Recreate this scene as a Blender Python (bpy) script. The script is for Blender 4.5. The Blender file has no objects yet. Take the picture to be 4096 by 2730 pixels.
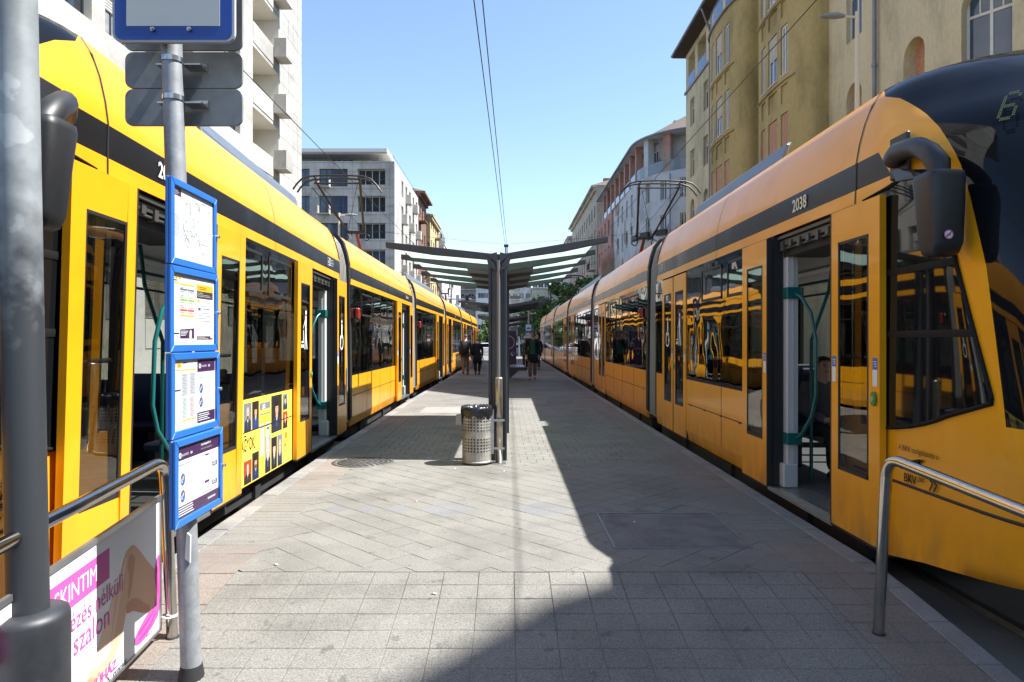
import bpy, bmesh, math, random
from mathutils import Vector, Matrix
random.seed(7)
sc = bpy.context.scene
COL = sc.collection
R = math.radians
PI = math.pi

# ------------------------------------------------------------------ camera, sky, sun, exposure
cd = bpy.data.cameras.new('camera'); cam = bpy.data.objects.new('camera', cd); COL.objects.link(cam)
cam.location = (0, 0, 1.5); cam.rotation_euler = (R(90), 0, 0)
cd.lens = 24; cd.sensor_width = 36; cd.shift_x = 14/4096; cd.shift_y = -3/4096
cd.clip_start = .05; cd.clip_end = 3000
sc.camera = cam
SUN_ELEV = math.atan(1.53); SUN_AZ = R(93.5)      # azimuth clockwise from +Y
w = bpy.data.worlds.new('World'); sc.world = w; w.use_nodes = True
wn = w.node_tree.nodes; wl = w.node_tree.links
bg = wn['Background']; sky = wn.new('ShaderNodeTexSky'); sky.sky_type = 'NISHITA'
sky.sun_disc = False; sky.sun_elevation = SUN_ELEV; sky.sun_rotation = SUN_AZ
sky.altitude = 100; sky.air_density = 1.0; sky.dust_density = 0.6; sky.ozone_density = 2.0
wl.new(sky.outputs[0], bg.inputs[0]); bg.inputs[1].default_value = 0.102
sd = bpy.data.lights.new('sun', 'SUN'); sun = bpy.data.objects.new('sun', sd); COL.objects.link(sun)
sd.energy = 5.0; sd.angle = R(.53); sd.color = (1, .98, .95)
sv = Vector((math.sin(SUN_AZ)*math.cos(SUN_ELEV), math.cos(SUN_AZ)*math.cos(SUN_ELEV), math.sin(SUN_ELEV)))
sun.rotation_euler = sv.to_track_quat('Z', 'Y').to_euler(); sun.location = (30, 0, 40)
sc.view_settings.view_transform = 'Standard'; sc.view_settings.look = 'None'
sc.view_settings.exposure = 1.5; sc.view_settings.gamma = 1; sc.view_settings.use_curve_mapping = False
sc.cycles.max_bounces = 6; sc.cycles.transparent_max_bounces = 16
sc.cycles.diffuse_bounces = 3; sc.cycles.glossy_bounces = 3; sc.cycles.transmission_bounces = 3
sc.cycles.caustics_reflective = False; sc.cycles.caustics_refractive = False
sc.cycles.use_denoising = True
try: sc.cycles.denoiser = 'OPENIMAGEDENOISE'
except Exception: pass

# ------------------------------------------------------------------ materials
MC = {}
def mat(name, col, rough=.6, metal=0., spec=.5, var=0., vscale=3., bump=0., bscale=60., grain=0., gscale=300.,
        emit=0., coat=0., obvar=0., coord='world', stretch=(1, 1, 1), stain=0., stscale=.6, wave=0., patch=None):
    if name in MC: return MC[name]
    m = bpy.data.materials.new(name); m.use_nodes = True
    nt = m.node_tree; N = nt.nodes; L = nt.links; b = N['Principled BSDF']
    b.inputs['Roughness'].default_value = rough; b.inputs['Metallic'].default_value = metal
    b.inputs['Specular IOR Level'].default_value = spec
    b.inputs['Base Color'].default_value = (*col, 1)
    if coat: b.inputs['Coat Weight'].default_value = coat; b.inputs['Coat Roughness'].default_value = .03
    if emit: b.inputs['Emission Color'].default_value = (*col, 1); b.inputs['Emission Strength'].default_value = emit
    pos = None
    def P():
        nonlocal pos
        if pos is None:
            if coord == 'world': g = N.new('ShaderNodeNewGeometry'); src = g.outputs['Position']
            else: g = N.new('ShaderNodeTexCoord'); src = g.outputs['Object']
            mp = N.new('ShaderNodeMapping'); mp.inputs['Scale'].default_value = stretch
            L.new(src, mp.inputs[0]); pos = mp.outputs[0]
        return pos
    def noise(sc_, det=3, rgh=.55):
        n = N.new('ShaderNodeTexNoise'); n.inputs['Scale'].default_value = sc_; n.inputs['Detail'].default_value = det
        n.inputs['Roughness'].default_value = rgh; L.new(P(), n.inputs['Vector']); return n.outputs[0]
    cur = None
    def mul(fac_socket, lo, hi, fmin=.3, fmax=.7):
        nonlocal cur
        mr = N.new('ShaderNodeMapRange'); mr.inputs[1].default_value = fmin; mr.inputs[2].default_value = fmax
        mr.inputs[3].default_value = lo; mr.inputs[4].default_value = hi; L.new(fac_socket, mr.inputs[0])
        mx = N.new('ShaderNodeMix'); mx.data_type = 'RGBA'; mx.blend_type = 'MULTIPLY'; mx.inputs[0].default_value = 1
        if cur is None: mx.inputs[6].default_value = (*col, 1)
        else: L.new(cur, mx.inputs[6])
        L.new(mr.outputs[0], mx.inputs[7]); cur = mx.outputs[2]
    if patch:
        mr = N.new('ShaderNodeMapRange'); mr.inputs[1].default_value = patch[2] if len(patch) > 2 else .60; mr.inputs[2].default_value = (patch[2] if len(patch) > 2 else .60)+.015; L.new(noise(patch[1], 5, .5), mr.inputs[0])
        mx = N.new('ShaderNodeMix'); mx.data_type = 'RGBA'; mx.inputs[6].default_value = (*col, 1); mx.inputs[7].default_value = (*patch[0], 1); L.new(mr.outputs[0], mx.inputs[0]); cur = mx.outputs[2]
    if var: mul(noise(vscale, 4), 1-var, 1+var)
    if grain: mul(noise(gscale, 2, .7), 1-grain, 1+grain)
    if stain: mul(noise(stscale, 6, .65), 1-stain, 1.0, .36, .52)
    if obvar:
        oi = N.new('ShaderNodeObjectInfo'); gi = N.new('ShaderNodeNewGeometry')
        ad = N.new('ShaderNodeMath'); ad.operation = 'ADD'; L.new(oi.outputs['Random'], ad.inputs[0]); L.new(gi.outputs['Random Per Island'], ad.inputs[1])
        fr = N.new('ShaderNodeMath'); fr.operation = 'FRACT'; L.new(ad.outputs[0], fr.inputs[0])
        mul(fr.outputs[0], 1-obvar, 1+obvar, 0, 1)
    if cur is not None: L.new(cur, b.inputs['Base Color'])
    if bump or wave:
        bp = N.new('ShaderNodeBump'); bp.inputs['Strength'].default_value = bump or wave; bp.inputs['Distance'].default_value = .01 if bump else .05
        L.new(noise(bscale, 3 if bump else 1), bp.inputs['Height']); L.new(bp.outputs[0], b.inputs['Normal'])
    MC[name] = m; return m
def flatc(r, g, b, rough=.55):                # print colour given as sRGB 0-255
    f = lambda c: (c/255/12.92 if c/255 <= .04045 else ((c/255+.055)/1.055)**2.4)
    return mat('print_%d_%d_%d' % (r, g, b), (f(r)*.82, f(g)*.82, f(b)*.82), rough, spec=.3)
def glass(name, tint, refl=.0, rough=0., ior=1.5, wave=0.):
    if name in MC: return MC[name]
    m = bpy.data.materials.new(name); m.use_nodes = True; nt = m.node_tree; N = nt.nodes; L = nt.links
    N.remove(N['Principled BSDF']); out = N['Material Output']
    t = N.new('ShaderNodeBsdfTransparent'); t.inputs[0].default_value = (*tint, 1)
    g = N.new('ShaderNodeBsdfGlossy'); g.inputs['Roughness'].default_value = rough
    f = N.new('ShaderNodeFresnel'); f.inputs[0].default_value = ior
    a = N.new('ShaderNodeMath'); a.operation = 'ADD'; a.use_clamp = True; a.inputs[1].default_value = refl; L.new(f.outputs[0], a.inputs[0])
    gb = N.new('ShaderNodeNewGeometry'); iv = N.new('ShaderNodeMath'); iv.operation = 'SUBTRACT'; iv.inputs[0].default_value = 1; L.new(gb.outputs['Backfacing'], iv.inputs[1])
    mm = N.new('ShaderNodeMath'); mm.operation = 'MULTIPLY'; L.new(a.outputs[0], mm.inputs[0]); L.new(iv.outputs[0], mm.inputs[1])
    x = N.new('ShaderNodeMixShader'); L.new(mm.outputs[0], x.inputs[0]); L.new(t.outputs[0], x.inputs[1]); L.new(g.outputs[0], x.inputs[2])
    if wave:
        n = N.new('ShaderNodeTexNoise'); n.inputs['Scale'].default_value = 1.6; n.inputs['Detail'].default_value = 1
        ge = N.new('ShaderNodeNewGeometry'); L.new(ge.outputs['Position'], n.inputs['Vector'])
        bp = N.new('ShaderNodeBump'); bp.inputs['Strength'].default_value = wave; bp.inputs['Distance'].default_value = .03
        L.new(n.outputs[0], bp.inputs['Height']); L.new(bp.outputs[0], g.inputs['Normal'])
    L.new(x.outputs[0], out.inputs[0]); MC[name] = m; return m

YEL = mat('tram_yellow', (.76, .325, .008), .30, spec=.3, coat=.16, wave=.16, bscale=1.7, var=.03, vscale=1.2, stain=.07, stscale=2.5)
BLKS = mat('stripe_black', (.010, .010, .011), .22, spec=.2, wave=.16, bscale=1.7)
def grime(m, col, z0, z1, amt):                                   # road dirt thrown up over the lower skirt
    nt = m.node_tree; N = nt.nodes; L = nt.links; b = N['Principled BSDF']; src = b.inputs['Base Color'].links[0].from_socket
    g = N.new('ShaderNodeNewGeometry'); sx = N.new('ShaderNodeSeparateXYZ'); L.new(g.outputs['Position'], sx.inputs[0])
    mr = N.new('ShaderNodeMapRange'); mr.inputs[1].default_value = z1; mr.inputs[2].default_value = z0; L.new(sx.outputs[2], mr.inputs[0])
    mp = N.new('ShaderNodeMapping'); mp.inputs['Scale'].default_value = (3, 3, 1.2); L.new(g.outputs['Position'], mp.inputs[0])
    no = N.new('ShaderNodeTexNoise'); no.inputs['Scale'].default_value = 2.5; no.inputs['Detail'].default_value = 6; L.new(mp.outputs[0], no.inputs['Vector'])
    n2 = N.new('ShaderNodeMapRange'); n2.inputs[1].default_value = .35; n2.inputs[2].default_value = .7; n2.inputs[4].default_value = amt; L.new(no.outputs[0], n2.inputs[0])
    mu = N.new('ShaderNodeMath'); mu.operation = 'MULTIPLY'; L.new(mr.outputs[0], mu.inputs[0]); L.new(n2.outputs[0], mu.inputs[1])
    mx = N.new('ShaderNodeMix'); mx.data_type = 'RGBA'; mx.inputs[7].default_value = (*col, 1); L.new(mu.outputs[0], mx.inputs[0]); L.new(src, mx.inputs[6]); L.new(mx.outputs[2], b.inputs['Base Color'])
grime(YEL, (.22, .13, .05), .05, .55, .65)
DARK = mat('dark_plastic', (.016, .0165, .018), .48, var=.15, vscale=20)
RUB = mat('black_rubber', (.012, .012, .012), .6)
UNDER = mat('underframe_black', (.015, .015, .016), .8, var=.3, vscale=4)
BELL = mat('bellows_grey', (.20, .195, .175), .6, var=.25, vscale=6)
ROOFG = mat('roof_grey', (.10, .12, .145), .4, var=.08)
FGLASS = glass('far_glass', (.74, .76, .75), .0)
TGLASS = glass('tinted_glass', (.36, .38, .37), .10, wave=.16)
DGLASS = glass('door_glass', (.60, .60, .56), .07, wave=.14)
BGLASS = mat('black_glass', (.006, .007, .008), .03, spec=.45)
CLEAR = glass('clear_glass', (.86, .93, .90), .02)
def canopy():
    m = bpy.data.materials.new('canopy_glass'); m.use_nodes = True; nt = m.node_tree; N = nt.nodes; L = nt.links; N.remove(N['Principled BSDF'])
    t = N.new('ShaderNodeBsdfTransparent'); t.inputs[0].default_value = (.70, .84, .80, 1); d = N.new('ShaderNodeBsdfTranslucent'); d.inputs[0].default_value = (.50, .59, .55, 1)
    x = N.new('ShaderNodeMixShader'); x.inputs[0].default_value = .93; L.new(t.outputs[0], x.inputs[1]); L.new(d.outputs[0], x.inputs[2]); L.new(x.outputs[0], N['Material Output'].inputs[0]); return m
ROOFGL = canopy()
STEEL = mat('brushed_steel', (.50, .49, .47), .27, 1, var=.12, vscale=8)
ALU = mat('dull_aluminium', (.42, .43, .44), .4, .9, var=.15, vscale=9)
GALV = mat('galvanised_grey', (.27, .285, .30), .5, .35, var=.16, vscale=14, grain=.08, gscale=60)
SIGNB = mat('sign_back_grey', (.22, .23, .24), .6, .2, var=.08, vscale=10, stain=.15, stscale=5)
ANTH = mat('anthracite_paint', (.045, .048, .052), .42, var=.1, vscale=5)
TEAL = mat('teal_paint', (.006, .11, .105), .35)
INT = mat('interior_grey', (.48, .49, .475), .5)
INTD = mat('interior_dark', (.06, .06, .065), .6)
SEATM = mat('seat_blue', (.02, .025, .06), .8)
REDL = mat('red_lamp', (.30, .014, .010), .25, coat=.6)
REDP = mat('red_paint', (.22, .045, .04), .5)
BLK = mat('black_iron', (.009, .0085, .0085), .5)
WHT = mat('white_paint', (.78, .78, .76), .5)
BLUE = mat('frame_blue', (.018, .125, .43), .4, var=.05)
CREAM = mat('cream_paint', (.55, .50, .37), .5)

# ------------------------------------------------------------------ mesh helpers
LOC = {}
class MB:
    def __init__(s, tf=None): s.v = []; s.f = []; s.mi = []; s.sm = []; s.tf = tf; s.m = 0
    def add(s, vs, fs, smooth=False, m=None):
        o = len(s.v)
        s.v += [s.tf(*p) if s.tf else tuple(p) for p in vs]
        for f in fs: s.f.append([i+o for i in f]); s.mi.append(s.m if m is None else m); s.sm.append(smooth)
        return s
    def box(s, x0, x1, y0, y1, z0, z1, m=None):
        return s.add([(x0, y0, z0), (x1, y0, z0), (x1, y1, z0), (x0, y1, z0), (x0, y0, z1), (x1, y0, z1), (x1, y1, z1), (x0, y1, z1)],
                     [(0, 3, 2, 1), (4, 5, 6, 7), (0, 1, 5, 4), (1, 2, 6, 5), (2, 3, 7, 6), (3, 0, 4, 7)], m=m)
    def poly(s, pts, m=None): return s.add(pts, [tuple(range(len(pts)))], m=m)
    def prism(s, pts, d, m=None):
        n = len(pts); d = Vector(d); q = [tuple(Vector(p)+d) for p in pts]
        return s.add(list(pts)+q, [tuple(range(n-1, -1, -1)), tuple(range(n, 2*n))]+[(i, (i+1) % n, n+(i+1) % n, n+i) for i in range(n)], m=m)
    def tube(s, pts, r, n=8, cap=True, m=None, smooth=True):
        pts = [Vector(p) for p in pts]; k = len(pts); rs = r if isinstance(r, (list, tuple)) else [r]*k
        vs = []; fs = []; up = None
        for i, p in enumerate(pts):
            t = (pts[min(i+1, k-1)]-pts[max(i-1, 0)]).normalized()
            if up is None: up = Vector((0, 0, 1)) if abs(t.z) < .9 else Vector((1, 0, 0))
            a = t.cross(up); 
            if a.length < 1e-4: a = t.cross(Vector((0, 1, 0)))
            a.normalize(); b = a.cross(t).normalized(); up = b
            for j in range(n):
                th = 2*PI*j/n; vs.append(tuple(p+(a*math.cos(th)+b*math.sin(th))*rs[i]))
        for i in range(k-1):
            for j in range(n): fs.append((i*n+j, i*n+(j+1) % n, (i+1)*n+(j+1) % n, (i+1)*n+j))
        s.add(vs, fs, smooth, m)
        if cap:
            s.add([vs[j] for j in range(n)][::-1] if not s.tf else [vs[j] for j in range(n)][::-1], [tuple(range(n))], m=m)
            s.add([vs[(k-1)*n+j] for j in range(n)], [tuple(range(n))], m=m)
        return s
    def lathe(s, prof, c=(0, 0, 0), n=24, m=None, smooth=True, sx=1., sy=1.):
        vs = []; fs = []; k = len(prof)
        for r, z in prof:
            for j in range(n):
                th = 2*PI*j/n; vs.append((c[0]+r*sx*math.cos(th), c[1]+r*sy*math.sin(th), c[2]+z))
        for i in range(k-1):
            for j in range(n): fs.append((i*n+j, i*n+(j+1) % n, (i+1)*n+(j+1) % n, (i+1)*n+j))
        fs.append(tuple(range(n-1, -1, -1))); fs.append(tuple((k-1)*n+j for j in range(n)))
        return s.add(vs, fs[:-2], smooth, m).add([], []) if prof[0][0] < 1e-6 and prof[-1][0] < 1e-6 else s.add(vs, fs, smooth, m)
    def grid(s, rows, m=None, smooth=True, mfun=None):
        nr = len(rows); nc = len(rows[0]); o = len(s.v)
        s.v += [s.tf(*p) if s.tf else tuple(p) for r in rows for p in r]
        for i in range(nr-1):
            for j in range(nc-1):
                s.f.append([o+i*nc+j, o+i*nc+j+1, o+(i+1)*nc+j+1, o+(i+1)*nc+j]); s.sm.append(smooth)
                s.mi.append(mfun(i, j) if mfun else (s.m if m is None else m))
        return s
    def mesh(s, name, mats, off=(0, 0, 0), recalc=True, bevel=0, bseg=1, merge=False):
        me = bpy.data.meshes.new(name); off = Vector(off)
        me.from_pydata([tuple(Vector(p)-off) for p in s.v], [], s.f)
        for m_ in (mats if isinstance(mats, (list, tuple)) else [mats]): me.materials.append(m_)
        me.polygons.foreach_set('material_index', s.mi); me.polygons.foreach_set('use_smooth', s.sm)
        if recalc or bevel or merge:
            bm = bmesh.new(); bm.from_mesh(me)
            if merge: bmesh.ops.remove_doubles(bm, verts=bm.verts, dist=1e-4)
            if recalc: bmesh.ops.recalc_face_normals(bm, faces=bm.faces)
            if bevel: bmesh.ops.bevel(bm, geom=[e for e in bm.edges if e.is_manifold and e.calc_face_angle(0) > .5], offset=bevel, segments=bseg, affect='EDGES', profile=.5)
            bm.to_mesh(me); bm.free()
        me.update(); return me
    def build(s, name, mats, parent=None, recalc=True, bevel=0, bseg=1, label=None, merge=False, at=None):
        o3 = LOC[parent] if parent is not None else Vector(at or (0, 0, 0))
        o = bpy.data.objects.new(name, s.mesh(name, mats, o3, recalc, bevel, bseg, merge)); COL.objects.link(o)
        if parent is not None: o.parent = parent
        else: o.location = o3
        LOC[o] = Vector(o3)
        if label: o['label'] = label
        return o
def inst(name, me, parent, M, label=None):
    o = bpy.data.objects.new(name, me); COL.objects.link(o)
    if parent is not None: o.parent = parent; o.matrix_local = Matrix.Translation(-LOC[parent]) @ M
    else: o.matrix_world = M
    LOC[o] = None
    if label: o['label'] = label
    return o
def tag(o, label, cat, group=None, kind=None):
    o['label'] = label
    if cat: o['category'] = cat
    if group: o['group'] = group
    if kind: o['kind'] = kind
    return o
def thing(name, label, cat, loc=(0, 0, 0), group=None):
    o = bpy.data.objects.new(name, None); COL.objects.link(o); o.location = loc; o.empty_display_size = .3
    LOC[o] = Vector(loc); return tag(o, label, cat, group)
def copy_tree(o, parent=None):
    c = o.copy(); COL.objects.link(c)
    if parent is not None: c.parent = parent
    for ch in list(KIDS(o)): copy_tree(ch, c)
    return c
def KIDS(o): return [x for x in COL.objects if x.parent == o]
def struct(name, mb, mats, label=None, **k):
    o = mb.build(name, mats, **k); o['kind'] = 'structure'
    if label: o['label'] = label
    return o
def lerp(tab, x):
    if x <= tab[0][0]: return tab[0][1]
    for (a, b), (c, d) in zip(tab, tab[1:]):
        if x <= c: return b+(d-b)*(x-a)/(c-a)
    return tab[-1][1]
def text_geo(body, size, bold=0.0, align='LEFT', serif=False):
    cu = bpy.data.curves.new('t', 'FONT'); cu.body = body; cu.size = size; cu.align_x = align; cu.offset = bold; cu.resolution_u = 3
    ob = bpy.data.objects.new('t', cu); me = ob.to_mesh()
    v = [tuple(x.co) for x in me.vertices]; f = [tuple(p.vertices) for p in me.polygons]
    ob.to_mesh_clear(); bpy.data.objects.remove(ob); bpy.data.curves.remove(cu)
    return v, f
class Panel:
    """flat print in a plane: a along U, b along V, lifted d along N"""
    def __init__(s, O, U, V, mb=None):
        s.O = Vector(O); s.U = Vector(U).normalized(); s.V = Vector(V); s.V.normalize(); s.N = s.U.cross(s.V).normalized()
        s.mb = mb or MB(); s.mats = []
    def P(s, a, b, d=0): return tuple(s.O+s.U*a+s.V*b+s.N*d)
    def mi(s, m):
        if m not in s.mats: s.mats.append(m)
        return s.mats.index(m)
    def rect(s, a0, b0, a1, b1, m, d=.001): s.mb.poly([s.P(a0, b0, d), s.P(a1, b0, d), s.P(a1, b1, d), s.P(a0, b1, d)], m=s.mi(m))
    def poly(s, pts, m, d=.001): s.mb.poly([s.P(a, b, d) for a, b in pts], m=s.mi(m))
    def disc(s, a, b, r, m, d=.001, n=20, sx=1): s.poly([(a+r*sx*math.cos(2*PI*i/n), b+r*math.sin(2*PI*i/n)) for i in range(n)], m, d)
    def ring(s, a, b, r0, r1, m, d=.001, n=24, t0=0, t1=2*PI):
        for i in range(n):
            p = t0+(t1-t0)*i/n; q = t0+(t1-t0)*(i+1)/n
            s.poly([(a+r0*math.cos(p), b+r0*math.sin(p)), (a+r1*math.cos(p), b+r1*math.sin(p)), (a+r1*math.cos(q), b+r1*math.sin(q)), (a+r0*math.cos(q), b+r0*math.sin(q))], m, d)
    def line(s, pts, wd, m, d=.001):
        for (a, b), (c, e) in zip(pts, pts[1:]):
            l = math.hypot(c-a, e-b) or 1e-6; nx = -(e-b)/l*wd/2; ny = (c-a)/l*wd/2
            s.poly([(a-nx, b-ny), (c-nx, e-ny), (c+nx, e+ny), (a+nx, b+ny)], m, d)
    def text(s, body, a, b, size, m, d=.0015, bold=0., sx=1., align='LEFT', shear=0.):
        v, f = text_geo(body, size, bold, align)
        s.mb.add([s.P(a+x*sx+y*shear, b+y, d) for x, y, z in v], f, m=s.mi(m))
    def lines(s, a0, b1, a1, n, pitch, th, m, d=.001, rag=.3, seed=1):
        rr = random.Random(seed)
        for i in range(n): s.rect(a0, b1-i*pitch-th, a0+(a1-a0)*(1-rag*rr.random()), b1-i*pitch, m, d)
    def build(s, name, parent, label=None): return s.mb.build(name, s.mats, parent, recalc=False, label=label)
# ------------------------------------------------------------------ ground, tracks, platform
GZ = -.25; RAMP0 = 4.42; RS = .1135
def pz(y): return 0. if y >= RAMP0 else max(GZ+.01, -(RAMP0-y)*RS)
XLT = [(0, -2.33), (4.6, -2.34), (6.5, -2.39), (10, -2.46), (16, -2.50), (28, -2.42), (60, -2.36)]
def xl(y): return lerp(XLT, y)
def xr(y): return 2.465
ASPH = mat('asphalt', (.075, .075, .078), .85, var=.2, vscale=.8, grain=.3, gscale=180, bump=.25, bscale=160, stain=.25)
g = MB(); g.poly([(-700, -60, GZ), (700, -60, GZ), (700, 1400, GZ), (-700, 1400, GZ)])
struct('road', g, ASPH, recalc=False)
TRK = mat('track_concrete', (.13, .13, .125), .85, var=.2, vscale=1.5, grain=.25, gscale=140, stain=.3)
RAILM = mat('rail_steel', (.30, .28, .26), .35, .9, var=.2, vscale=3)
g = MB()
for x0, x1 in ((-5.6, -2.2), (2.3, 5.6)): g.box(x0, x1, -8, 190, GZ-.05, GZ+.006)
struct('track_bed', g, TRK)
g = MB()
for xc in (-3.9, 3.76):
    for sx in (-1, 1):
        g.box(xc+sx*.7175-.035, xc+sx*.7175+.035, -8, 190, GZ-.02, GZ+.014)
        g.box(xc+sx*.7175-sx*.075-.03, xc+sx*.7175-sx*.075+.03, -8, 190, GZ-.02, GZ+.0085, m=1)
struct('tram_rail', g, [RAILM, RUB])
PAVE = mat('far_pavement', (.22, .215, .2), .85, var=.15, vscale=1, grain=.15, gscale=60)
g = MB()
for x0, x1, y0, y1 in ((9.6, 40, -30, 49.5), (9.6, 40, 63, 175), (-40, -9.4, -30, 43.5), (-40, -9.4, 76, 175)): g.box(x0, x1, y0, y1, GZ-.1, GZ+.13)
struct('pavement', g, PAVE)

BASE = mat('paver_joint_dirt', (.122, .116, .10), .95, var=.3, vscale=5)
PAV = mat('concrete_paver', (.166, .159, .140), .88, var=.10, vscale=1.3, grain=.42, gscale=105, obvar=.03, bump=.35, bscale=200, stain=.25, stscale=1.1, patch=((.115, .11, .098), 8, .66))
PINK = mat('pink_paver', (.174, .150, .129), .88, var=.10, vscale=1.3, grain=.36, gscale=105, obvar=.05, bump=.3, bscale=260, stain=.18, stscale=1.1)
BLUP = mat('bluish_paver', (.148, .150, .148), .85, var=.08, vscale=2, grain=.36, gscale=105, obvar=.05, bump=.3, bscale=260)
GRAN = mat('granite_kerb', (.19, .185, .175), .75, var=.12, vscale=2, grain=.36, gscale=170, obvar=.08, bump=.3, bscale=150, stain=.15, stscale=2)
YEND = 63.
# platform slab (under the pavers, and its own top farther away)
ysl = [-6, 2.2, RAMP0, 6.5, 10, 16, 22, 28, 40, YEND]
g = MB()
def slab(ys, dz, m):
    for a, b in zip(ys, ys[1:]):
        L0, R0, L1, R1 = xl(a)+.004, xr(a)-.004, xl(b)+.004, xr(b)-.004; za, zb = pz(a)+dz, pz(b)+dz
        g.poly([(L0, a, za), (R0, a, za), (R1, b, zb), (L1, b, zb)], m=m)
        g.poly([(L0, a, GZ-.05), (L0, a, za), (L1, b, zb), (L1, b, GZ-.05)], m=m); g.poly([(R0, a, GZ-.05), (R1, b, GZ-.05), (R1, b, zb), (R0, a, za)], m=m)
slab([2.2, RAMP0, 6.5, 10, 16], -.008, 0); slab([16, 22, 28, 40, YEND], 0, 1)
g.poly([(-2.5, YEND, GZ), (2.5, YEND, GZ), (2.46, YEND, 0), (-2.36, YEND, 0)], m=1)
FARP = mat('far_platform_paving', (.155, .148, .130), .88, var=.12, vscale=1.0, grain=.25, gscale=100, stain=.25)
plat = struct('platform', g, [BASE, FARP], label='paved tram stop island with a ramp at its near end', recalc=False)

def paver_mesh(sx, sy, m, h=.03, c=.0025):
    a, b = sx/2, sy/2; mb = MB()
    v = [(-a, -b, -h), (a, -b, -h), (a, b, -h), (-a, b, -h), (-a, -b, -c), (a, -b, -c), (a, b, -c), (-a, b, -c),
         (-a+c, -b+c, 0), (a-c, -b+c, 0), (a-c, b-c, 0), (-a+c, b-c, 0)]
    mb.add(v, [(0, 1, 5, 4), (1, 2, 6, 5), (2, 3, 7, 6), (3, 0, 4, 7), (4, 5, 9, 8), (5, 6, 10, 9), (6, 7, 11, 10), (7, 4, 8, 11), (8, 9, 10, 11)])
    return mb.mesh('paver', m, recalc=False)
def clip(poly, a, b, c):                       # keep a*x+b*y<=c
    out = []
    for i, p in enumerate(poly):
        q = poly[(i+1) % len(poly)]; dp = a*p[0]+b*p[1]-c; dq = a*q[0]+b*q[1]-c
        if dp <= 0: out.append(p)
        if dp*dq < 0: t = dp/(dp-dq); out.append((p[0]+(q[0]-p[0])*t, p[1]+(q[1]-p[1])*t))
    return out
ME = {}
pav = []     # (y, kind, x, y, rot, sx, sy, poly)
GAP = .003; T = .2
IL = lambda y: xl(y)+.15+.424; IR = lambda y: xr(y)-.14-.424
XLC, XRC = -1.80, 1.90
# straight rows on the ramp, then beyond the diagonal field
def rows(y0, y1, sh=0, T=.2, TW=.2):
    n = int(round((y1-y0)/T))
    for r in range(n):
        yc = y0+(r+.5)*T; L_, R_ = IL(yc), IR(yc); x = L_+((r % 2)*sh)
        if sh and r % 2: pav.append((yc, 'c', L_+sh/2, yc, 0, sh-GAP, T-GAP, None))
        while x < R_-.02:
            wd = min(TW, R_-x); pav.append((yc, 'c', x+wd/2, yc, 0, wd-GAP, T-GAP, None)); x += wd
rows(2.67, 4.42, 0, .175, .225); rows(8.38, 16.0, .1)
# diagonal field
s2 = T/math.sqrt(2)*2; Y0, Y1 = 4.425, 8.375
YD = 6.07; XD = -.12
small = {(-1.64), (-1.32), (-1.0), (.6), (.87), (1.17)}
for i in range(-16, 17):
    for j in range(-14, 15):
        cx = XD+(i-j)*s2/2; cy = YD+(i+j)*s2/2
        h = (T-GAP)/math.sqrt(2); P4 = [(cx-h, cy), (cx, cy-h), (cx+h, cy), (cx, cy+h)]
        Lb, Rb = IL(cy), IR(cy)
        q = clip(P4, 0, 1, Y1); q = clip(q, 0, -1, -Y0) if q else q
        q = clip(q, -1, 0, -Lb) if q else q; q = clip(q, 1, 0, Rb) if q else q
        if len(q) < 3: continue
        area = abs(sum(q[k][0]*q[(k+1) % len(q)][1]-q[(k+1) % len(q)][0]*q[k][1] for k in range(len(q))))/2
        if area < .0012: continue
        blue = (abs(cy-YD) < .02 and any(abs(cx-(XD+k*s2)) < .02 for k in (-5, -4, -3, 3, 4, 5))) or \
               (math.hypot(cx-(XD-1.5*s2), 0) < s2*.8 and abs(cy-YD) < s2*.6 and abs(abs(cx-(XD-1.5*s2))/s2+abs(cy-YD)/s2-.5) < .05) or \
               (math.hypot(cx-(XD+1.5*s2), 0) < s2*.8 and abs(cy-YD) < s2*.6 and abs(abs(cx-(XD+1.5*s2))/s2+abs(cy-YD)/s2-.5) < .05)
        whole = area > .985*(T-GAP)**2
        pav.append((cy, 'b' if blue else 'c', cx, cy, PI/4, T-GAP, T-GAP, None if whole else q))
# side bands: pink square pavers alternating with narrow grey ones
for side in (0, 1):
    y = 2.6; pink = True; segs = [(2.6, 5.0, 1), (5.0, 6.96, 0), (6.96, 8.96, 1), (8.96, 11.0, 0), (11.0, 13.0, 1), (13.0, 16.0, 0)]
    for a, b, pk in segs:
        step = T if pk else .1; n = int(round((b-a)/step)); st = (b-a)/n
        for k in range(n):
            yc = a+(k+.5)*st
            if side == 0: x0, x1 = xl(yc)+.152, IL(yc)-.003
            else: x0, x1 = IR(yc)+.003, xr(yc)-.142
            if pk:
                hw = (x1-x0)/2
                for e in (0, 1): pav.append((yc, 'p', x0+hw*(e+.5), yc, 0, hw-GAP, st-GAP, None))
            else: pav.append((yc, 'c', (x0+x1)/2, yc, 0, x1-x0-GAP/2, st-GAP, None))
def visible(x, y):
    if y < 3.1: return False
    px = 2034+2731*x/y; return -60 < px < 4150
pav = [p for p in pav if visible(p[2], p[3])]
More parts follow.
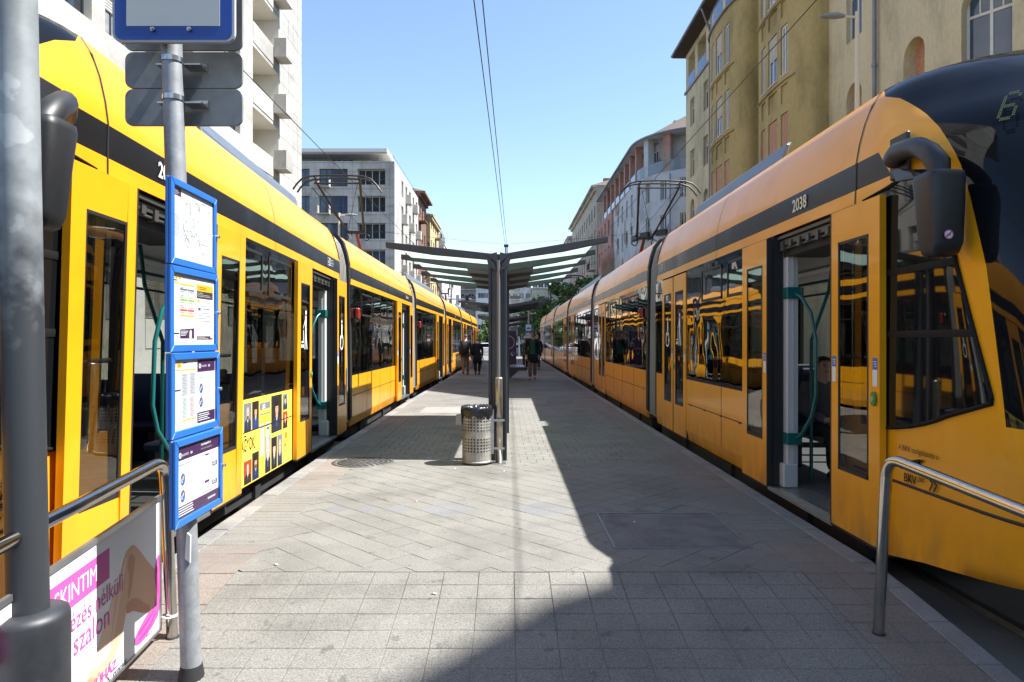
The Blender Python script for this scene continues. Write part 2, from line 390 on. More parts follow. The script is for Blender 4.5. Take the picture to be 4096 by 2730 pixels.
# the square concrete hatch replaces pavers
HX0, HX1, HY0, HY1 = .76, 1.76, 4.92, 5.92
pav = [p for p in pav if not (HX0+.15 < p[2] < HX1-.15 and HY0+.15 < p[3] < HY1-.15)]
pav.sort(key=lambda p: p[0])
PM = {'c': PAV, 'p': PINK, 'b': BLUP}
far = MB(); nearn = 0; rr = random.Random(3)
for y, k, x, yy, rot, sx, sy, q in pav:
    zj = rr.uniform(-.0016, .0012)
    if nearn < 296:
        sl = -math.atan(RS) if yy < RAMP0-.02 else 0.
        M = Matrix.Translation((x, yy, pz(yy)+zj)) @ Matrix.Rotation(-sl, 4, 'X') @ Matrix.Rotation(rot, 4, 'Z') @ Matrix.Rotation(rr.uniform(-.004, .004), 4, 'X') @ Matrix.Rotation(rr.uniform(-.004, .004), 4, 'Y')
        if q is None:
            key = (k, round(sx, 3), round(sy, 3))
            if key not in ME: ME[key] = paver_mesh(sx, sy, PM[k])
            inst('paver', ME[key], plat, M)
        else:
            mb = MB(); mb.prism([(a, b, pz(b)-.02) for a, b in q], (0, 0, .02+zj)); mb.build('paver', PM[k], plat)
        nearn += 1
    else:
        far.m = {'c': 0, 'p': 1, 'b': 2}[k]
        if q is None:
            ca, sa = math.cos(rot), math.sin(rot); a, b, c = sx/2, sy/2, .004
            Q = [(x+u*ca-v*sa, yy+u*sa+v*ca) for u, v in ((-a, -b), (a, -b), (a, b), (-a, b))]; Qi = [(x+u*ca-v*sa, yy+u*sa+v*ca) for u, v in ((-a+c, -b+c), (a-c, -b+c), (a-c, b-c), (-a+c, b-c))]
            far.add([(u, v, pz(v)-.02) for u, v in Q]+[(u, v, pz(v)+zj-.004) for u, v in Q]+[(u, v, pz(v)+zj) for u, v in Qi],
                    [(0, 1, 5, 4), (1, 2, 6, 5), (2, 3, 7, 6), (3, 0, 4, 7), (4, 5, 9, 8), (5, 6, 10, 9), (6, 7, 11, 10), (7, 4, 8, 11), (8, 9, 10, 11)])
        else: far.prism([(a, b, pz(b)-.02) for a, b in q], (0, 0, .02+zj))
fo = far.build('pavers_beyond', [PAV, PINK, BLUP], plat, recalc=False); fo['kind'] = 'stuff'
# granite kerb stones
kfar = MB()
for side in (0, 1):
    y = 2.6
    while y < 60:
        ln = .4 if y < 15 else 1.2
        a, b = y+.003, y+ln-.003
        x0, x1 = (xl, lambda v: xl(v)+.147) if side == 0 else (lambda v: xr(v)-.137, xr)
        mb = MB() if y < 15 else kfar
        dz = rr.uniform(-.002, .002)
        mb.prism([(x0(a), a, GZ), (x1(a), a, GZ), (x1(b), b, GZ), (x0(b), b, GZ)], (0, 0, .02))
        bt = [(x0(a), a), (x1(a), a), (x1(b), b), (x0(b), b)]
        c = .008; tp = [(x0(a)+c, a+c/2), (x1(a)-c, a+c/2), (x1(b)-c, b-c/2), (x0(b)+c, b-c/2)]
        mb.add([(u, v, GZ) for u, v in bt]+[(u, v, pz(v)-c+dz) for u, v in bt]+[(u, v, pz(v)+.003+dz) for u, v in tp],
               [(0, 1, 5, 4), (1, 2, 6, 5), (2, 3, 7, 6), (3, 0, 4, 7), (4, 5, 9, 8), (5, 6, 10, 9), (6, 7, 11, 10), (7, 4, 8, 11), (8, 9, 10, 11)])
        if y < 15: mb.build('kerb_stone', GRAN, plat, recalc=False)
        y += ln
ko = kfar.build('kerb_stones_beyond', GRAN, plat, recalc=False); ko['kind'] = 'stuff'

# hatches and manhole on the platform
CONC = mat('hatch_concrete', (.135, .131, .122), .9, var=.2, vscale=4, grain=.25, gscale=160, stain=.35, stscale=3, bump=.3, bscale=120)
t = thing('hatch_cover', 'large square concrete hatch in a thin metal frame by the right kerb', 'hatch cover', (1.26, 5.42, 0))
mb = MB(); mb.box(HX0+.03, HX1-.03, HY0+.03, HY1-.03, -.02, .004); mb.build('concrete_plate', CONC, t, bevel=.004)
mb = MB()
for a in ((HX0, HX1, HY0, HY0+.013), (HX0, HX1, HY1-.013, HY1), (HX0, HX0+.013, HY0+.013, HY1-.013), (HX1-.013, HX1, HY0+.013, HY1-.013)): mb.box(*a, -.02, .006)
mb.build('metal_frame', mat('zinc_frame', (.20, .205, .21), .5, .6, var=.2, vscale=10), t)
mb = MB(); mb.box(HX0+.022, HX1-.022, HY0+.022, HY1-.022, -.03, -.004); mb.build('frame_joint', RUB, t)
mb = MB(); mb.lathe([(.0, .006), (.05, .006), (.06, .004), (.06, -.004)], (1.26, 5.4, 0), 16); mb.build('lifting_eye', CONC, t)
t = thing('hatch_cover', 'pale rectangular concrete hatch left of the shelter', 'hatch cover', (-1.4, 14.7, 0))
mb = MB(); mb.box(-1.85, -1.0, 14.1, 15.3, -.02, .004); mb.build('concrete_plate', mat('pale_concrete', (.22, .21, .19), .9, var=.1, vscale=5, grain=.15), t, bevel=.004)
t = thing('hatch_cover', 'small grey hatch right of the shelter', 'hatch cover', (1.25, 16.7, 0))
mb = MB(); mb.box(.95, 1.56, 16.35, 17.0, -.02, .006); mb.build('concrete_plate', CONC, t, bevel=.004)
t = thing('manhole_cover', 'round cast iron manhole cover in the paving left of the bin', 'manhole cover', (-1.79, 8.4, 0))
IRON = mat('cast_iron', (.10, .095, .088), .6, .5, var=.25, vscale=12, grain=.2, gscale=120)
mb = MB(); mb.lathe([(0, .004), (.31, .004), (.31, -.02)], (-1.79, 8.4, 0), 40); mb.lathe([(.325, -.02), (.325, .006), (.375, .006), (.375, -.02)], (-1.79, 8.4, 0), 40)
mb.build('iron_disc', IRON, t)
mb = MB()
for rg, n in ((.09, 8), (.16, 14), (.225, 20), (.285, 26)):
    for k in range(n):
        th = 2*PI*k/n; cx, cy = -1.79+rg*math.cos(th), 8.4+rg*math.sin(th); d = .021
        mb.prism([(cx-d, cy-d*.8, .002), (cx+d, cy-d*.8, .002), (cx+d, cy+d*.8, .002), (cx-d, cy+d*.8, .002)], (0, 0, .008))
mb.build('raised_studs', IRON, t)['kind'] = 'stuff'
for x, y, lb in ((-.45, 4.12, 'cigarette butt on the ramp pavers left of the wire shadow'), (-1.55, 4.55, 'cigarette butt at the left end of the row where the ramp begins'), (-.86, 6.35, 'cigarette butt just beyond the row of bluish diamond pavers'), (1.04, 5.62, 'cigarette butt lying on the square concrete hatch'), (-.05, 7.8, 'cigarette butt in front of the steel post of the bin'), (.72, 8.15, 'cigarette butt in the shade to the right of the bin'), (-.62, 7.95, 'cigarette butt just in front of the litter bin')):
    mb = MB(); a = rr.uniform(0, 3); d = Vector((math.cos(a), math.sin(a), -0.0))*.014; p = Vector((x, y, pz(y)+.006))
    mb.tube([p-d, p+d*.3], .0045, 6, m=0); mb.tube([p+d*.3, p+d], .0046, 6, m=1)
    tag(mb.build('cigarette_butt', [WHT, mat('filter_tan', (.5, .2, .12), .8)], at=(x, y, pz(y))), lb, 'litter', 'cigarette butts on the platform')

# ------------------------------------------------------------------ buildings
GLD = mat('window_dark', (.02, .024, .03), .06, spec=.6, coat=.3)
GLB = mat('window_blue', (.045, .075, .13), .05, spec=.6, coat=.4)
GLC = mat('window_curtain', (.22, .22, .21), .15, spec=.5, coat=.3, var=.25, vscale=6)
WFR = mat('window_white', (.56, .56, .53), .5, var=.1, vscale=5)
WFD = mat('window_dark_frame', (.02, .024, .032), .4)
SHUT = mat('roller_shutter', (.46, .24, .16), .6, var=.06)
SHUTG = mat('roller_shutter_grey', (.45, .44, .41), .6, var=.06)
def UV(N): N = Vector(N).normalized(); return N.cross(Vector((0, 0, 1))).normalized()
def fac(mb, O, N, W, z0, z1, ops, m=0, mr=0):
    """wall with openings; ops = (x0,x1,z0,z1,depth,arch)"""
    O = Vector(O); N = Vector(N).normalized(); U = UV(N)
    P = lambda a, z, d=0: tuple(O+U*a-N*d+Vector((0, 0, z-O.z)))
    xs = sorted({0., W} | {o[0] for o in ops} | {o[1] for o in ops}); zs = sorted({z0, z1} | {o[2] for o in ops} | {o[3] for o in ops})
    for i in range(len(xs)-1):
        for j in range(len(zs)-1):
            cx, cz = (xs[i]+xs[i+1])/2, (zs[j]+zs[j+1])/2
            if xs[i+1]-xs[i] < 1e-5 or zs[j+1]-zs[j] < 1e-5: continue
            if any(o[0] < cx < o[1] and o[2] < cz < o[3] for o in ops): continue
            mb.poly([P(xs[i], zs[j]), P(xs[i+1], zs[j]), P(xs[i+1], zs[j+1]), P(xs[i], zs[j+1])], m=m)
    for o in ops:
        a, b, c, e, d = o[:5]; arch = o[5] if len(o) > 5 else 0
        if not arch: outl = [(a, c), (b, c), (b, e), (a, e)]
        else:
            r = (b-a)/2; hh = min(arch, e-c); n = 10; arc = [((a+b)/2+r*math.cos(PI*k/n), e-hh+hh*math.sin(PI*k/n)) for k in range(n+1)]
            outl = [(a, c), (b, c)]+arc
            for k in range(n):
                cor = (b, e) if k < n/2 else (a, e)
                mb.poly([P(*arc[k]), P(*cor), P(*arc[k+1])], m=m)
        for k in range(len(outl)):
            p, q = outl[k], outl[(k+1) % len(outl)]
            mb.poly([P(*p), P(*q), P(*q, d), P(*p, d)], m=mr)
WM = {}
def win(parent, O, N, a, b, c, e, depth, style='cas', name='window', arch=0, fm=WFR, gm=None, shut=0., rnd=random.Random(11)):
    """window unit in an opening (frame + sub-part pane)"""
    O = Vector(O); N = Vector(N).normalized(); U = UV(N); wd, ht = b-a, e-c
    gm = gm or rnd.choice([GLD, GLD, GLB, GLC]); ky = (round(wd, 2), round(ht, 2), style, arch, fm.name, round(shut, 2))
    if ky not in WM:
        f = MB(); w_ = .07
        f.box(0, w_, -.03, .03, 0, ht); f.box(wd-w_, wd, -.03, .03, 0, ht); f.box(w_, wd-w_, -.03, .03, 0, w_); f.box(w_, wd-w_, -.03, .03, ht-w_, ht)
        nm = 1 if wd < 1.7 else (2 if wd < 2.6 else 3)
        if style in ('cas', 'tran'):
            for k in range(nm): x = wd*(k+1)/(nm+1); f.box(x-.04, x+.04, -.025, .025, w_, ht-w_)
        if style == 'tran': f.box(w_, wd-w_, -.028, .028, ht*.68, ht*.68+.08)
        if style == 'tran':
            for k in range(2): x = wd*(.27+.46*k); f.box(x-.02, x+.02, -.02, .02, ht*.68+.08, ht-w_)
        f.box(-.02, wd+.02, .0, .12, -.04, 0)
        g_ = MB(); g_.box(w_, wd-w_, -.012, -.004, w_, ht-w_)
        sh = None
        if shut:
            sh = MB(); n = max(4, int(ht*shut/.09)); p = ht*shut/n
            for k in range(n): z = ht-(k+1)*p; sh.add([(.03, .035, z), (wd-.03, .035, z), (wd-.03, .055, z+p*.45), (.03, .055, z+p*.45), (.03, .035, z+p*.92), (wd-.03, .035, z+p*.92)], [(0, 1, 2, 3), (3, 2, 5, 4)])
            sh = sh.mesh('shutter', SHUT if arch or style == 'shut' else SHUTG, recalc=False)
        WM[ky] = (f.mesh('window', fm), {}, g_, sh)
    fme, gd, gmb, sme = WM[ky]
    if gm.name not in gd: gd[gm.name] = gmb.mesh('pane', gm)
    M = Matrix((U.to_tuple()+(0,), N.to_tuple()+(0,), (0, 0, 1, 0), (0, 0, 0, 1))).transposed(); M.translation = O+U*a-N*depth+Vector((0, 0, c-O.z))
    o = inst(name, fme, parent, M)
    pn = bpy.data.objects.new('pane', gd[gm.name]); COL.objects.link(pn); pn.parent = o
    if sme: s_ = bpy.data.objects.new('shutter', sme); COL.objects.link(s_); s_.parent = o
    return o
TRAV = mat('travertine', (.41, .395, .355), .7, var=.10, vscale=.35, grain=.08, gscale=14, stretch=(1, 1, 2), stain=.28, stscale=.25)
TRAVG = mat('travertine_grey', (.40, .385, .35), .75, var=.12, vscale=.5, grain=.10, gscale=12, stain=.25, stscale=.4)
JNT = mat('stone_joint', (.13, .12, .10), .9)
CEIL = mat('loggia_paint', (.55, .53, .47), .8)
OCL = mat('ochre_light', (.50, .445, .295), .85, var=.08, vscale=.5, grain=.09, gscale=9, stain=.30, stscale=.5, stretch=(1, 1, .45))
OCD = mat('ochre_dark', (.355, .28, .118), .85, var=.09, vscale=.5, grain=.09, gscale=9, stain=.32, stscale=.5, stretch=(1, 1, .45))
SOFF = mat('brown_soffit', (.045, .032, .025), .8, var=.2, vscale=3)
ZINC = mat('zinc_pipe', (.20, .21, .26), .5, .5, var=.15, vscale=2)
TILE = mat('roof_tile', (.10, .072, .054), .85, var=.3, vscale=6, stretch=(1, 1, 4), grain=.3, gscale=5)
SLATE = mat('roof_slate', (.13, .135, .14), .6, var=.15, vscale=4)

# --- 1. white stone-clad block with loggias, left
bx = -13.; t = thing('apartment_block', 'tall white stone clad block with stacked corner loggias on the left side', 'building', (bx, 42.9, GZ))
O = (bx, 42.9, 0); N_ = (1, 0, 0); FH = 3.1; zt = 37.
ops = []; lg = []; wn_ = []
flo = [1.25+FH*k for k in range(11)]
for k, z in enumerate(flo):
    for a in (4.3, 14.6, 24.0):
        lg.append((a, a+3.9, z+.95, z+2.85, 1.5))
    for a in (9.8, 12.0, 19.4, 21.6): wn_.append((a, a+1.5, z+.9, z+2.6, .28))
m1 = MB(); fac(m1, O, N_, 32, GZ, zt, lg+wn_, 0, 2)
fac(m1, (bx-16, 42.9, 0), (0, 1, 0), 16, GZ, zt, [], 0, 0)
m1.poly([(bx, 10.9, zt), (bx, 42.9, zt), (bx-16, 42.9, zt), (bx-16, 10.9, zt)], m=0)
m1.build('wall', [TRAV, JNT, CEIL], t, recalc=False)
jm = MB()                                                        # recessed-looking cladding joints built as thin strips
for z in [GZ+1.03*k for k in range(1, 36)]: jm.box(bx+.001, bx+.004, 38.65, 42.9, z-.012, z+.012)
for a in (.85, 1.7, 2.55, 3.4): jm.box(bx+.001, bx+.0035, 42.9-a-.01, 42.9-a+.01, GZ, zt)
jm.build('cladding_joints', JNT, t)
for (a, b, c, e, d) in wn_: win(t, O, N_, a, b, c, e, d, 'cas', fm=WFD if int(a) % 2 else WFR, shut=.45 if random.random() < .5 else 0)
for (a, b, c, e, d) in lg:
    lb = MB(); ya, yb = 42.9-b, 42.9-a
    lb.box(bx-1.5, bx-1.46, ya, yb, c, e, m=0); o = lb.build('loggia_back_wall', [TRAVG], t)
    win(t, (bx-1.46, 42.9, 0), N_, a+.5, a+1.9, c+.25, e-.15, 0, 'cas', shut=.35); win(t, (bx-1.46, 42.9, 0), N_, a+2.4, a+3.4, c-.0+.02, e-.1, 0, 'cas', gm=GLD)
    pb = MB(); pb.box(bx-.12, bx+.03, ya+.02, yb-.02, c-1.0, c+.06); pb.build('balcony_parapet', TRAV, t, bevel=.01)
    if a < 5:
        bb = MB(); bb.box(bx+.06, bx+.75, yb-.95, yb+.15, c-.55, c-.42); bb.box(bx+.66, bx+.75, yb-.95, yb+.15, c-.42, c+.5); bb.box(bx+.06, bx+.66, yb-.95, yb-.86, c-.42, c+.5); bb.box(bx+.06, bx+.66, yb+.06, yb+.15, c-.42, c+.5)
        bb.build('planter_box', TRAVG, t, bevel=.01)
# --- 2. pale stone block with flat eaves
bx = -12.85; t = thing('apartment_block', 'pale stone apartment block with flat overhanging eaves behind the left tram', 'building', (bx, 77, GZ))
fl = [8.35+3.05*k for k in range(-3, 4)]
o1 = []; N1 = (0, -1, 0); O1 = (bx, 77, 0)
wl1 = []
for z in fl:
    wl1 += [(1.05, 4.2, z+.0+1.55-.0, z+3.35, 0.7, 'cas', WFR), (5.3, 8.5, z+1.35, z+3.35, .22, 'dark', WFD), (9.6, 10.6, z+1.35, z+3.35, .22, 'dark', WFD), (13, 16, z+1.4, z+3.3, .25, 'cas', WFR), (17.5, 20.5, z+1.4, z+3.3, .25, 'cas', WFR)]
m1 = MB(); fac(m1, O1, N1, 24, GZ, 21.7, [q[:5] for q in wl1], 0, 2)
wl2 = []
for k, z in enumerate(fl):
    for j in range(5): wl2.append((20-5.2-j*3.15-1.5+.2, 20-5.2-j*3.15+.2, z+1.3, z+3.3, .8))
O2 = (bx, 97, 0); fac(m1, O2, (1, 0, 0), 20, GZ, 21.7, wl2, 1, 2)
m1.poly([(bx, 77, 21.7), (bx, 97, 21.7), (bx-24, 97, 21.7), (bx-24, 77, 21.7)], m=1); fac(m1, (bx-24, 97, 0), (0, 1, 0), 24, GZ, 21.7, [], 0)
m1.build('wall', [TRAVG, TRAV, CEIL], t, recalc=False)
jm = MB()
for k in range(0, 23): jm.box(bx-24, bx, 76.996, 76.999, k*.98-.01, k*.98+.01)
for k in range(0, 22): jm.box(bx-.55-k*1.05, bx-.53-k*1.05, 76.997, 76.9992, GZ, 21.7)
jm.build('cladding_joints', JNT, t)
for q in wl1:
    win(t, O1, N1, q[0], q[1], q[2], q[3], q[4], 'cas', fm=q[6], gm=GLB if q[5] == 'dark' else None)
    if q[5] == 'dark' and q[0] == 5.3:
        bb = MB(); x0, x1 = bx-8.6, bx-7.2
        bb.box(x0, x1, 76.3, 76.95, q[2]-.15, q[2]-.05); bb.box(x0, x0+.1, 76.3, 76.95, q[2]-.05, q[2]+.85); bb.box(x1-.1, x1, 76.3, 76.95, q[2]-.05, q[2]+.85)
        for k in range(9): bb.tube([(x0+.15+k*.137, 76.34, q[2]-.05), (x0+.15+k*.137, 76.34, q[2]+.85)], .014, 5, m=1)
        bb.build('french_balcony', [TRAV, BLK], t)
for (a, b, c, e, d) in wl2: win(t, O2, (1, 0, 0), a, b, c, e, d, 'cas', gm=GLD)
for k, z in enumerate(fl):
    for j in range(5):
        if (k+j) % 2:
            yy = 97-(20-5.2-j*3.15-1.5+.2); bb = MB(); bb.box(bx+.02, bx+.7, yy-1.5, yy-.1, z+1.05, z+2.2); bb.build('balcony_box', TRAV, t, bevel=.02)
mb = MB(); mb.box(bx-24, bx-3.3, 79.5, 96, 21.7, 22.6, m=0); mb.build('penthouse_wall', [CEIL], t)
for a in (4.2, 12.0): win(t, (bx, 79.5, 0), N1, a+1, a+3.6, 21.75, 22.55, -.05, 'cas', gm=GLB)
mb = MB(); mb.box(bx-24, bx-.9, 77.2, 97, 22.62, 22.75); mb.box(bx-24, bx-.85, 77.0, 97, 22.752, 23.15); mb.build('roof', [mat('eaves_white', (.62, .61, .58), .7)], t)
mb = MB()
for z in (22.05, 22.3): mb.tube([(bx-24, 77.1, z), (bx-.15, 77.1, z), (bx-.15, 97, z)], .02, 5)
for k in range(14): mb.tube([(bx-.15-k*1.8, 77.1, 21.7), (bx-.15-k*1.8, 77.1, 22.3)], .02, 5)
mb.build('terrace_railing', ANTH, t)
mb = MB(); mb.box(bx-24, bx-8, 84, 92, 23.15, 24.4); mb.build('lift_house', CEIL, t)
# --- generic street building along the kerb
def street(name, label, bx, sg, y0, y1, z1, m, cols, floors, wz=(.9, 2.6), ww=1.2, roof=None, rh=3., depth=.25, balc=(), fm=WFR, eave=.5, front=True, style='cas', cornice=None, deep=14, fcols=(), m2=None, chim=0):
    t = thing(name, label, 'building', (bx, (y0+y1)/2, GZ))
    N = (-sg, 0, 0); U = UV(N); O = (bx, y0 if U.y > 0 else y1, 0); W = y1-y0; mb = MB(); ops = []
    for z in floors:
        for c in cols: ops.append((c*W-ww/2, c*W+ww/2, z+wz[0], z+wz[1], depth))
    fac(mb, O, N, W, GZ, z1, ops, 0, 0)
    Nf = (0, -1, 0); Of = (bx, y0, 0) if sg < 0 else (bx+deep, y0, 0); fo_ = []
    for z in floors:
        for c in fcols: fo_.append((c*deep-ww/2, c*deep+ww/2, z+wz[0], z+wz[1], depth))
    fac(mb, Of, Nf, deep, GZ, z1, fo_, 1, 1)
    fac(mb, (bx+sg*deep if sg < 0 else bx, y1, 0), (0, 1, 0), deep, GZ, z1, [], 0, 0)
    mb.poly([(bx, y0, z1), (bx, y1, z1), (bx+sg*deep, y1, z1), (bx+sg*deep, y0, z1)])
    mb.build('wall', [m, m2 or m], t, recalc=False)
    for q in ops: win(t, O, N, *q[:5], style, fm=fm)
    for q in fo_: win(t, Of, Nf, *q[:5], style, fm=fm)
    cm = cornice or m
    cb = MB(); cb.box(min(bx-sg*.35, bx-sg*.002), max(bx-sg*.35, bx-sg*.002), y0, y1, z1-.7, z1-.25); cb.box(min(bx-sg*eave, bx-sg*.002), max(bx-sg*eave, bx-sg*.002), y0-.1, y1+.1, z1-.25, z1); cb.build('cornice', cm, t)
    if roof:
        rb = MB(); a = bx-sg*eave; b = bx+sg*deep/2; c = bx+sg*deep; i = min(4, (y1-y0)*.3)
        A = [(a, y0-.1, z1+.02), (a, y1+.1, z1+.02), (c, y1, z1+.02), (c, y0, z1+.02)]; B = [(b, y0+i, z1+rh), (b, y1-i, z1+rh)]
        rb.poly([A[0], A[1], B[1], B[0]]); rb.poly([A[1], A[2], B[1]]); rb.poly([A[2], A[3], B[0], B[1]]); rb.poly([A[3], A[0], B[0]]); rb.build('roof', roof, t)
    for k in range(chim):
        cb = MB(); yc = y0+(y1-y0)*(k+.6)/chim; cb.box(bx+sg*3-.5, bx+sg*3+.5, yc-.4, yc+.4, z1, z1+rh*.7+1.4); cb.build('chimney', mat('chimney_brick', (.22, .12, .08), .9), t)
    for zi, ci in balc:
        z = floors[zi]; c = O[1]+U.y*cols[ci]*W; bb = MB(); x0, x1 = sorted((bx-sg*.01, bx-sg*1.0))
        bb.box(x0, x1, c-1.3, c+1.3, z+.1, z+.25)
        for k in range(14): bb.tube([(bx-sg*.95, c-1.25+k*.192, z+.25), (bx-sg*.95, c-1.25+k*.192, z+1.2)], .018, 4, m=1)
        bb.tube([(bx-sg*.05, c-1.28, z+1.2), (bx-sg*.95, c-1.28, z+1.2), (bx-sg*.95, c+1.28, z+1.2), (bx-sg*.05, c+1.28, z+1.2)], .025, 5, m=1)
        bb.build('balcony', [m, BLK], t)
    return t
F5 = [1.+3.5*k for k in range(6)]
BRN = mat('brown_render', (.16, .085, .055), .85, var=.15, vscale=1); OCY = mat('yellow_render', (.40, .32, .17), .85, var=.1, vscale=1)
WRN = mat('white_render', (.58, .58, .57), .85, var=.08, vscale=1, stain=.12); GRN = mat('grey_render', (.40, .385, .36), .85, var=.1, vscale=1, stain=.2)
CRN = mat('cream_render', (.55, .52, .40), .85, var=.08, vscale=1); BGE = mat('beige_render', (.37, .34, .285), .85, var=.1, vscale=.8, stain=.3, stscale=.4)
PNK = mat('pink_render', (.39, .215, .18), .85, var=.1, vscale=1, stain=.25, stscale=.5, patch=((.30, .25, .21), .25)); WBL = mat('bluish_white_render', (.47, .50, .53), .85, var=.07, vscale=.7, stain=.3, stscale=.45, patch=((.27, .24, .20), .28))
street('corner_house', 'narrow brown house with a heavy dark cornice beyond the pale stone block', -12.9, -1, 97.5, 107, 22.8, BRN, (.2, .5, .8), F5, roof=TILE, rh=2.5, eave=1.0, balc=((4, 1), (3, 1), (5, 2)), cornice=BRN)
street('town_house', 'ochre yellow house with iron balconies on the left side', -12.4, -1, 108, 121, 21.4, OCY, (.12, .37, .62, .87), F5, roof=TILE, rh=2.5, balc=((4, 0), (3, 0), (4, 2), (5, 1), (2, 0)))
t = street('domed_house', 'white house with a grey scaly dome on the left side', -11.9, -1, 122, 140, 18.8, WRN, (.1, .3, .5, .7, .9), F5[:5], balc=((3, 1), (2, 3)))
mb = MB(); mb.lathe([(1.9, 0), (2.05, .8), (1.9, 1.8), (1.35, 3.0), (.7, 3.9), (.25, 4.5), (.1, 5.6), (0, 5.8)], (-13.6, 125, 18.8), 20); mb.build('dome', SLATE, t)
street('town_house', 'plain white house farthest along the left side', -11.6, -1, 141, 165, 19.5, WRN, (.1, .26, .42, .58, .74, .9), F5[:5], roof=TILE, rh=2)

# --- right: ochre rendered block with rounded bays
bx = 13.; t = thing('apartment_block', 'ochre rendered block with dark rounded bays and arched windows on the right side', 'building', (bx, 33, GZ))
zE = 22.3; N_ = (-1, 0, 0); O = (bx, 19.6, 0); Y2 = lambda y: y-19.6
B1 = (35.3, 41.6); B2 = (27.7, 33.6)
ops = []; wins = []
def ow(yc, z0, z1, w=1.05, arch=0, d=.2, **k): q = (Y2(yc)-w/2, Y2(yc)+w/2, z0, z1, d, arch); ops.append(q); wins.append((q, k))
for yc in (48.3, 45.0, 42.6):
    ow(yc, 16.7, 18.6, style='tran'); ow(yc, 13.05, 15.0, style='tran'); ow(yc, 9.2, 11.5, arch=.5); ow(yc, 5.4, 7.6, style='tran')
ow(34.5, 16.7, 18.6, .95, style='tran'); ow(34.5, 13.05, 15.0, .95, style='tran'); ow(34.5, 9.2, 11.5, .95, arch=.45); ow(34.5, 5.4, 7.6, .95, style='tran')
for yc, hi in ((25.7, 1), (21.9, 0)):
    ow(yc, 12.85, 15.3, 1.15, style='tran', gm=GLB) if hi else None
    ow(yc, 8.6, 11.2, 1.15, arch=.55, d=.42, shut=1.0); ow(yc, 16.5, 18.9, 1.15, style='tran', gm=GLB); ow(yc, 4.6, 7.0, 1.15, style='tran')
lgs = []                                                         # loggia floor on top
for a, b in ((42.2, 44.2), (44.9, 46.9), (47.6, 49.4), (34.0, 35.0)): lgs.append((Y2(a), Y2(b), 20.45, 21.9, 1.6)); ops.append(lgs[-1]+(0,))
mb = MB(); fac(mb, O, N_, 30.4, GZ, zE, ops, 0, 0)
cN = Vector((-2.7, -1.9, 0)).normalized(); cO = (14.9, 16.9, 0); cU = UV(cN)
cO = Vector((14.9, 16.9, 0)) if (Vector((13, 19.6, 0))-Vector((14.9, 16.9, 0))).dot(cU) > 0 else Vector((13, 19.6, 0)); cW = 3.30
cs = .62 if cO.x < 14 else cW-.62
cops = [(cs-.62, cs+.62, 9.0, 11.6, .4, .62), (cs-.62, cs+.62, 12.9, 15.4, .4, 0), (cs-.62, cs+.62, 16.5, 18.9, .4, 0)]
fac(mb, cO, cN, cW, GZ, zE, cops, 0, 0)
fac(mb, (30, 16.9, 0), (0, -1, 0), 15.1, GZ, zE, [], 0, 0); fac(mb, (13, 50, 0), (0, 1, 0), 17, GZ, zE, [], 0, 0); fac(mb, (30, 50, 0), (1, 0, 0), 33.1, GZ, zE, [], 0, 0)
mb.build('wall', [OCL], t, recalc=False)
for q, k in wins: win(t, O, N_, *q[:5], k.get('style', 'tran'), arch=q[5], gm=k.get('gm'), shut=k.get('shut', 0))
for q in cops: win(t, cO, cN, *q[:5], 'tran', arch=q[5], gm=GLB)
for q in lgs:
    a, b = q[0]+19.6, q[1]+19.6; lb = MB(); lb.box(bx+1.56, bx+1.6, a, b, q[2], q[3]); lb.build('loggia_back_wall', OCL, t)
    pb = MB(); pb.box(bx-.02, bx+.0-.005, a+.03, b-.03, 20.45-.72, 20.5, m=0); 
    pb.build('balcony_glazing', [mat('blue_balcony_glass', (.07, .11, .20), .15, spec=.6, var=.1, vscale=4)], t)
    win(t, (bx+1.56, 19.6, 0), N_, q[0]+.3, q[1]-.3, 20.5, 21.8, 0, 'cas', gm=GLD)
mb = MB(); mb.box(bx-.12, bx-.003, 41.62, 50.1, 19.45, 19.62); mb.box(bx-.12, bx-.003, 33.62, 35.28, 19.45, 19.62); mb.build('string_course', ZINC, t)
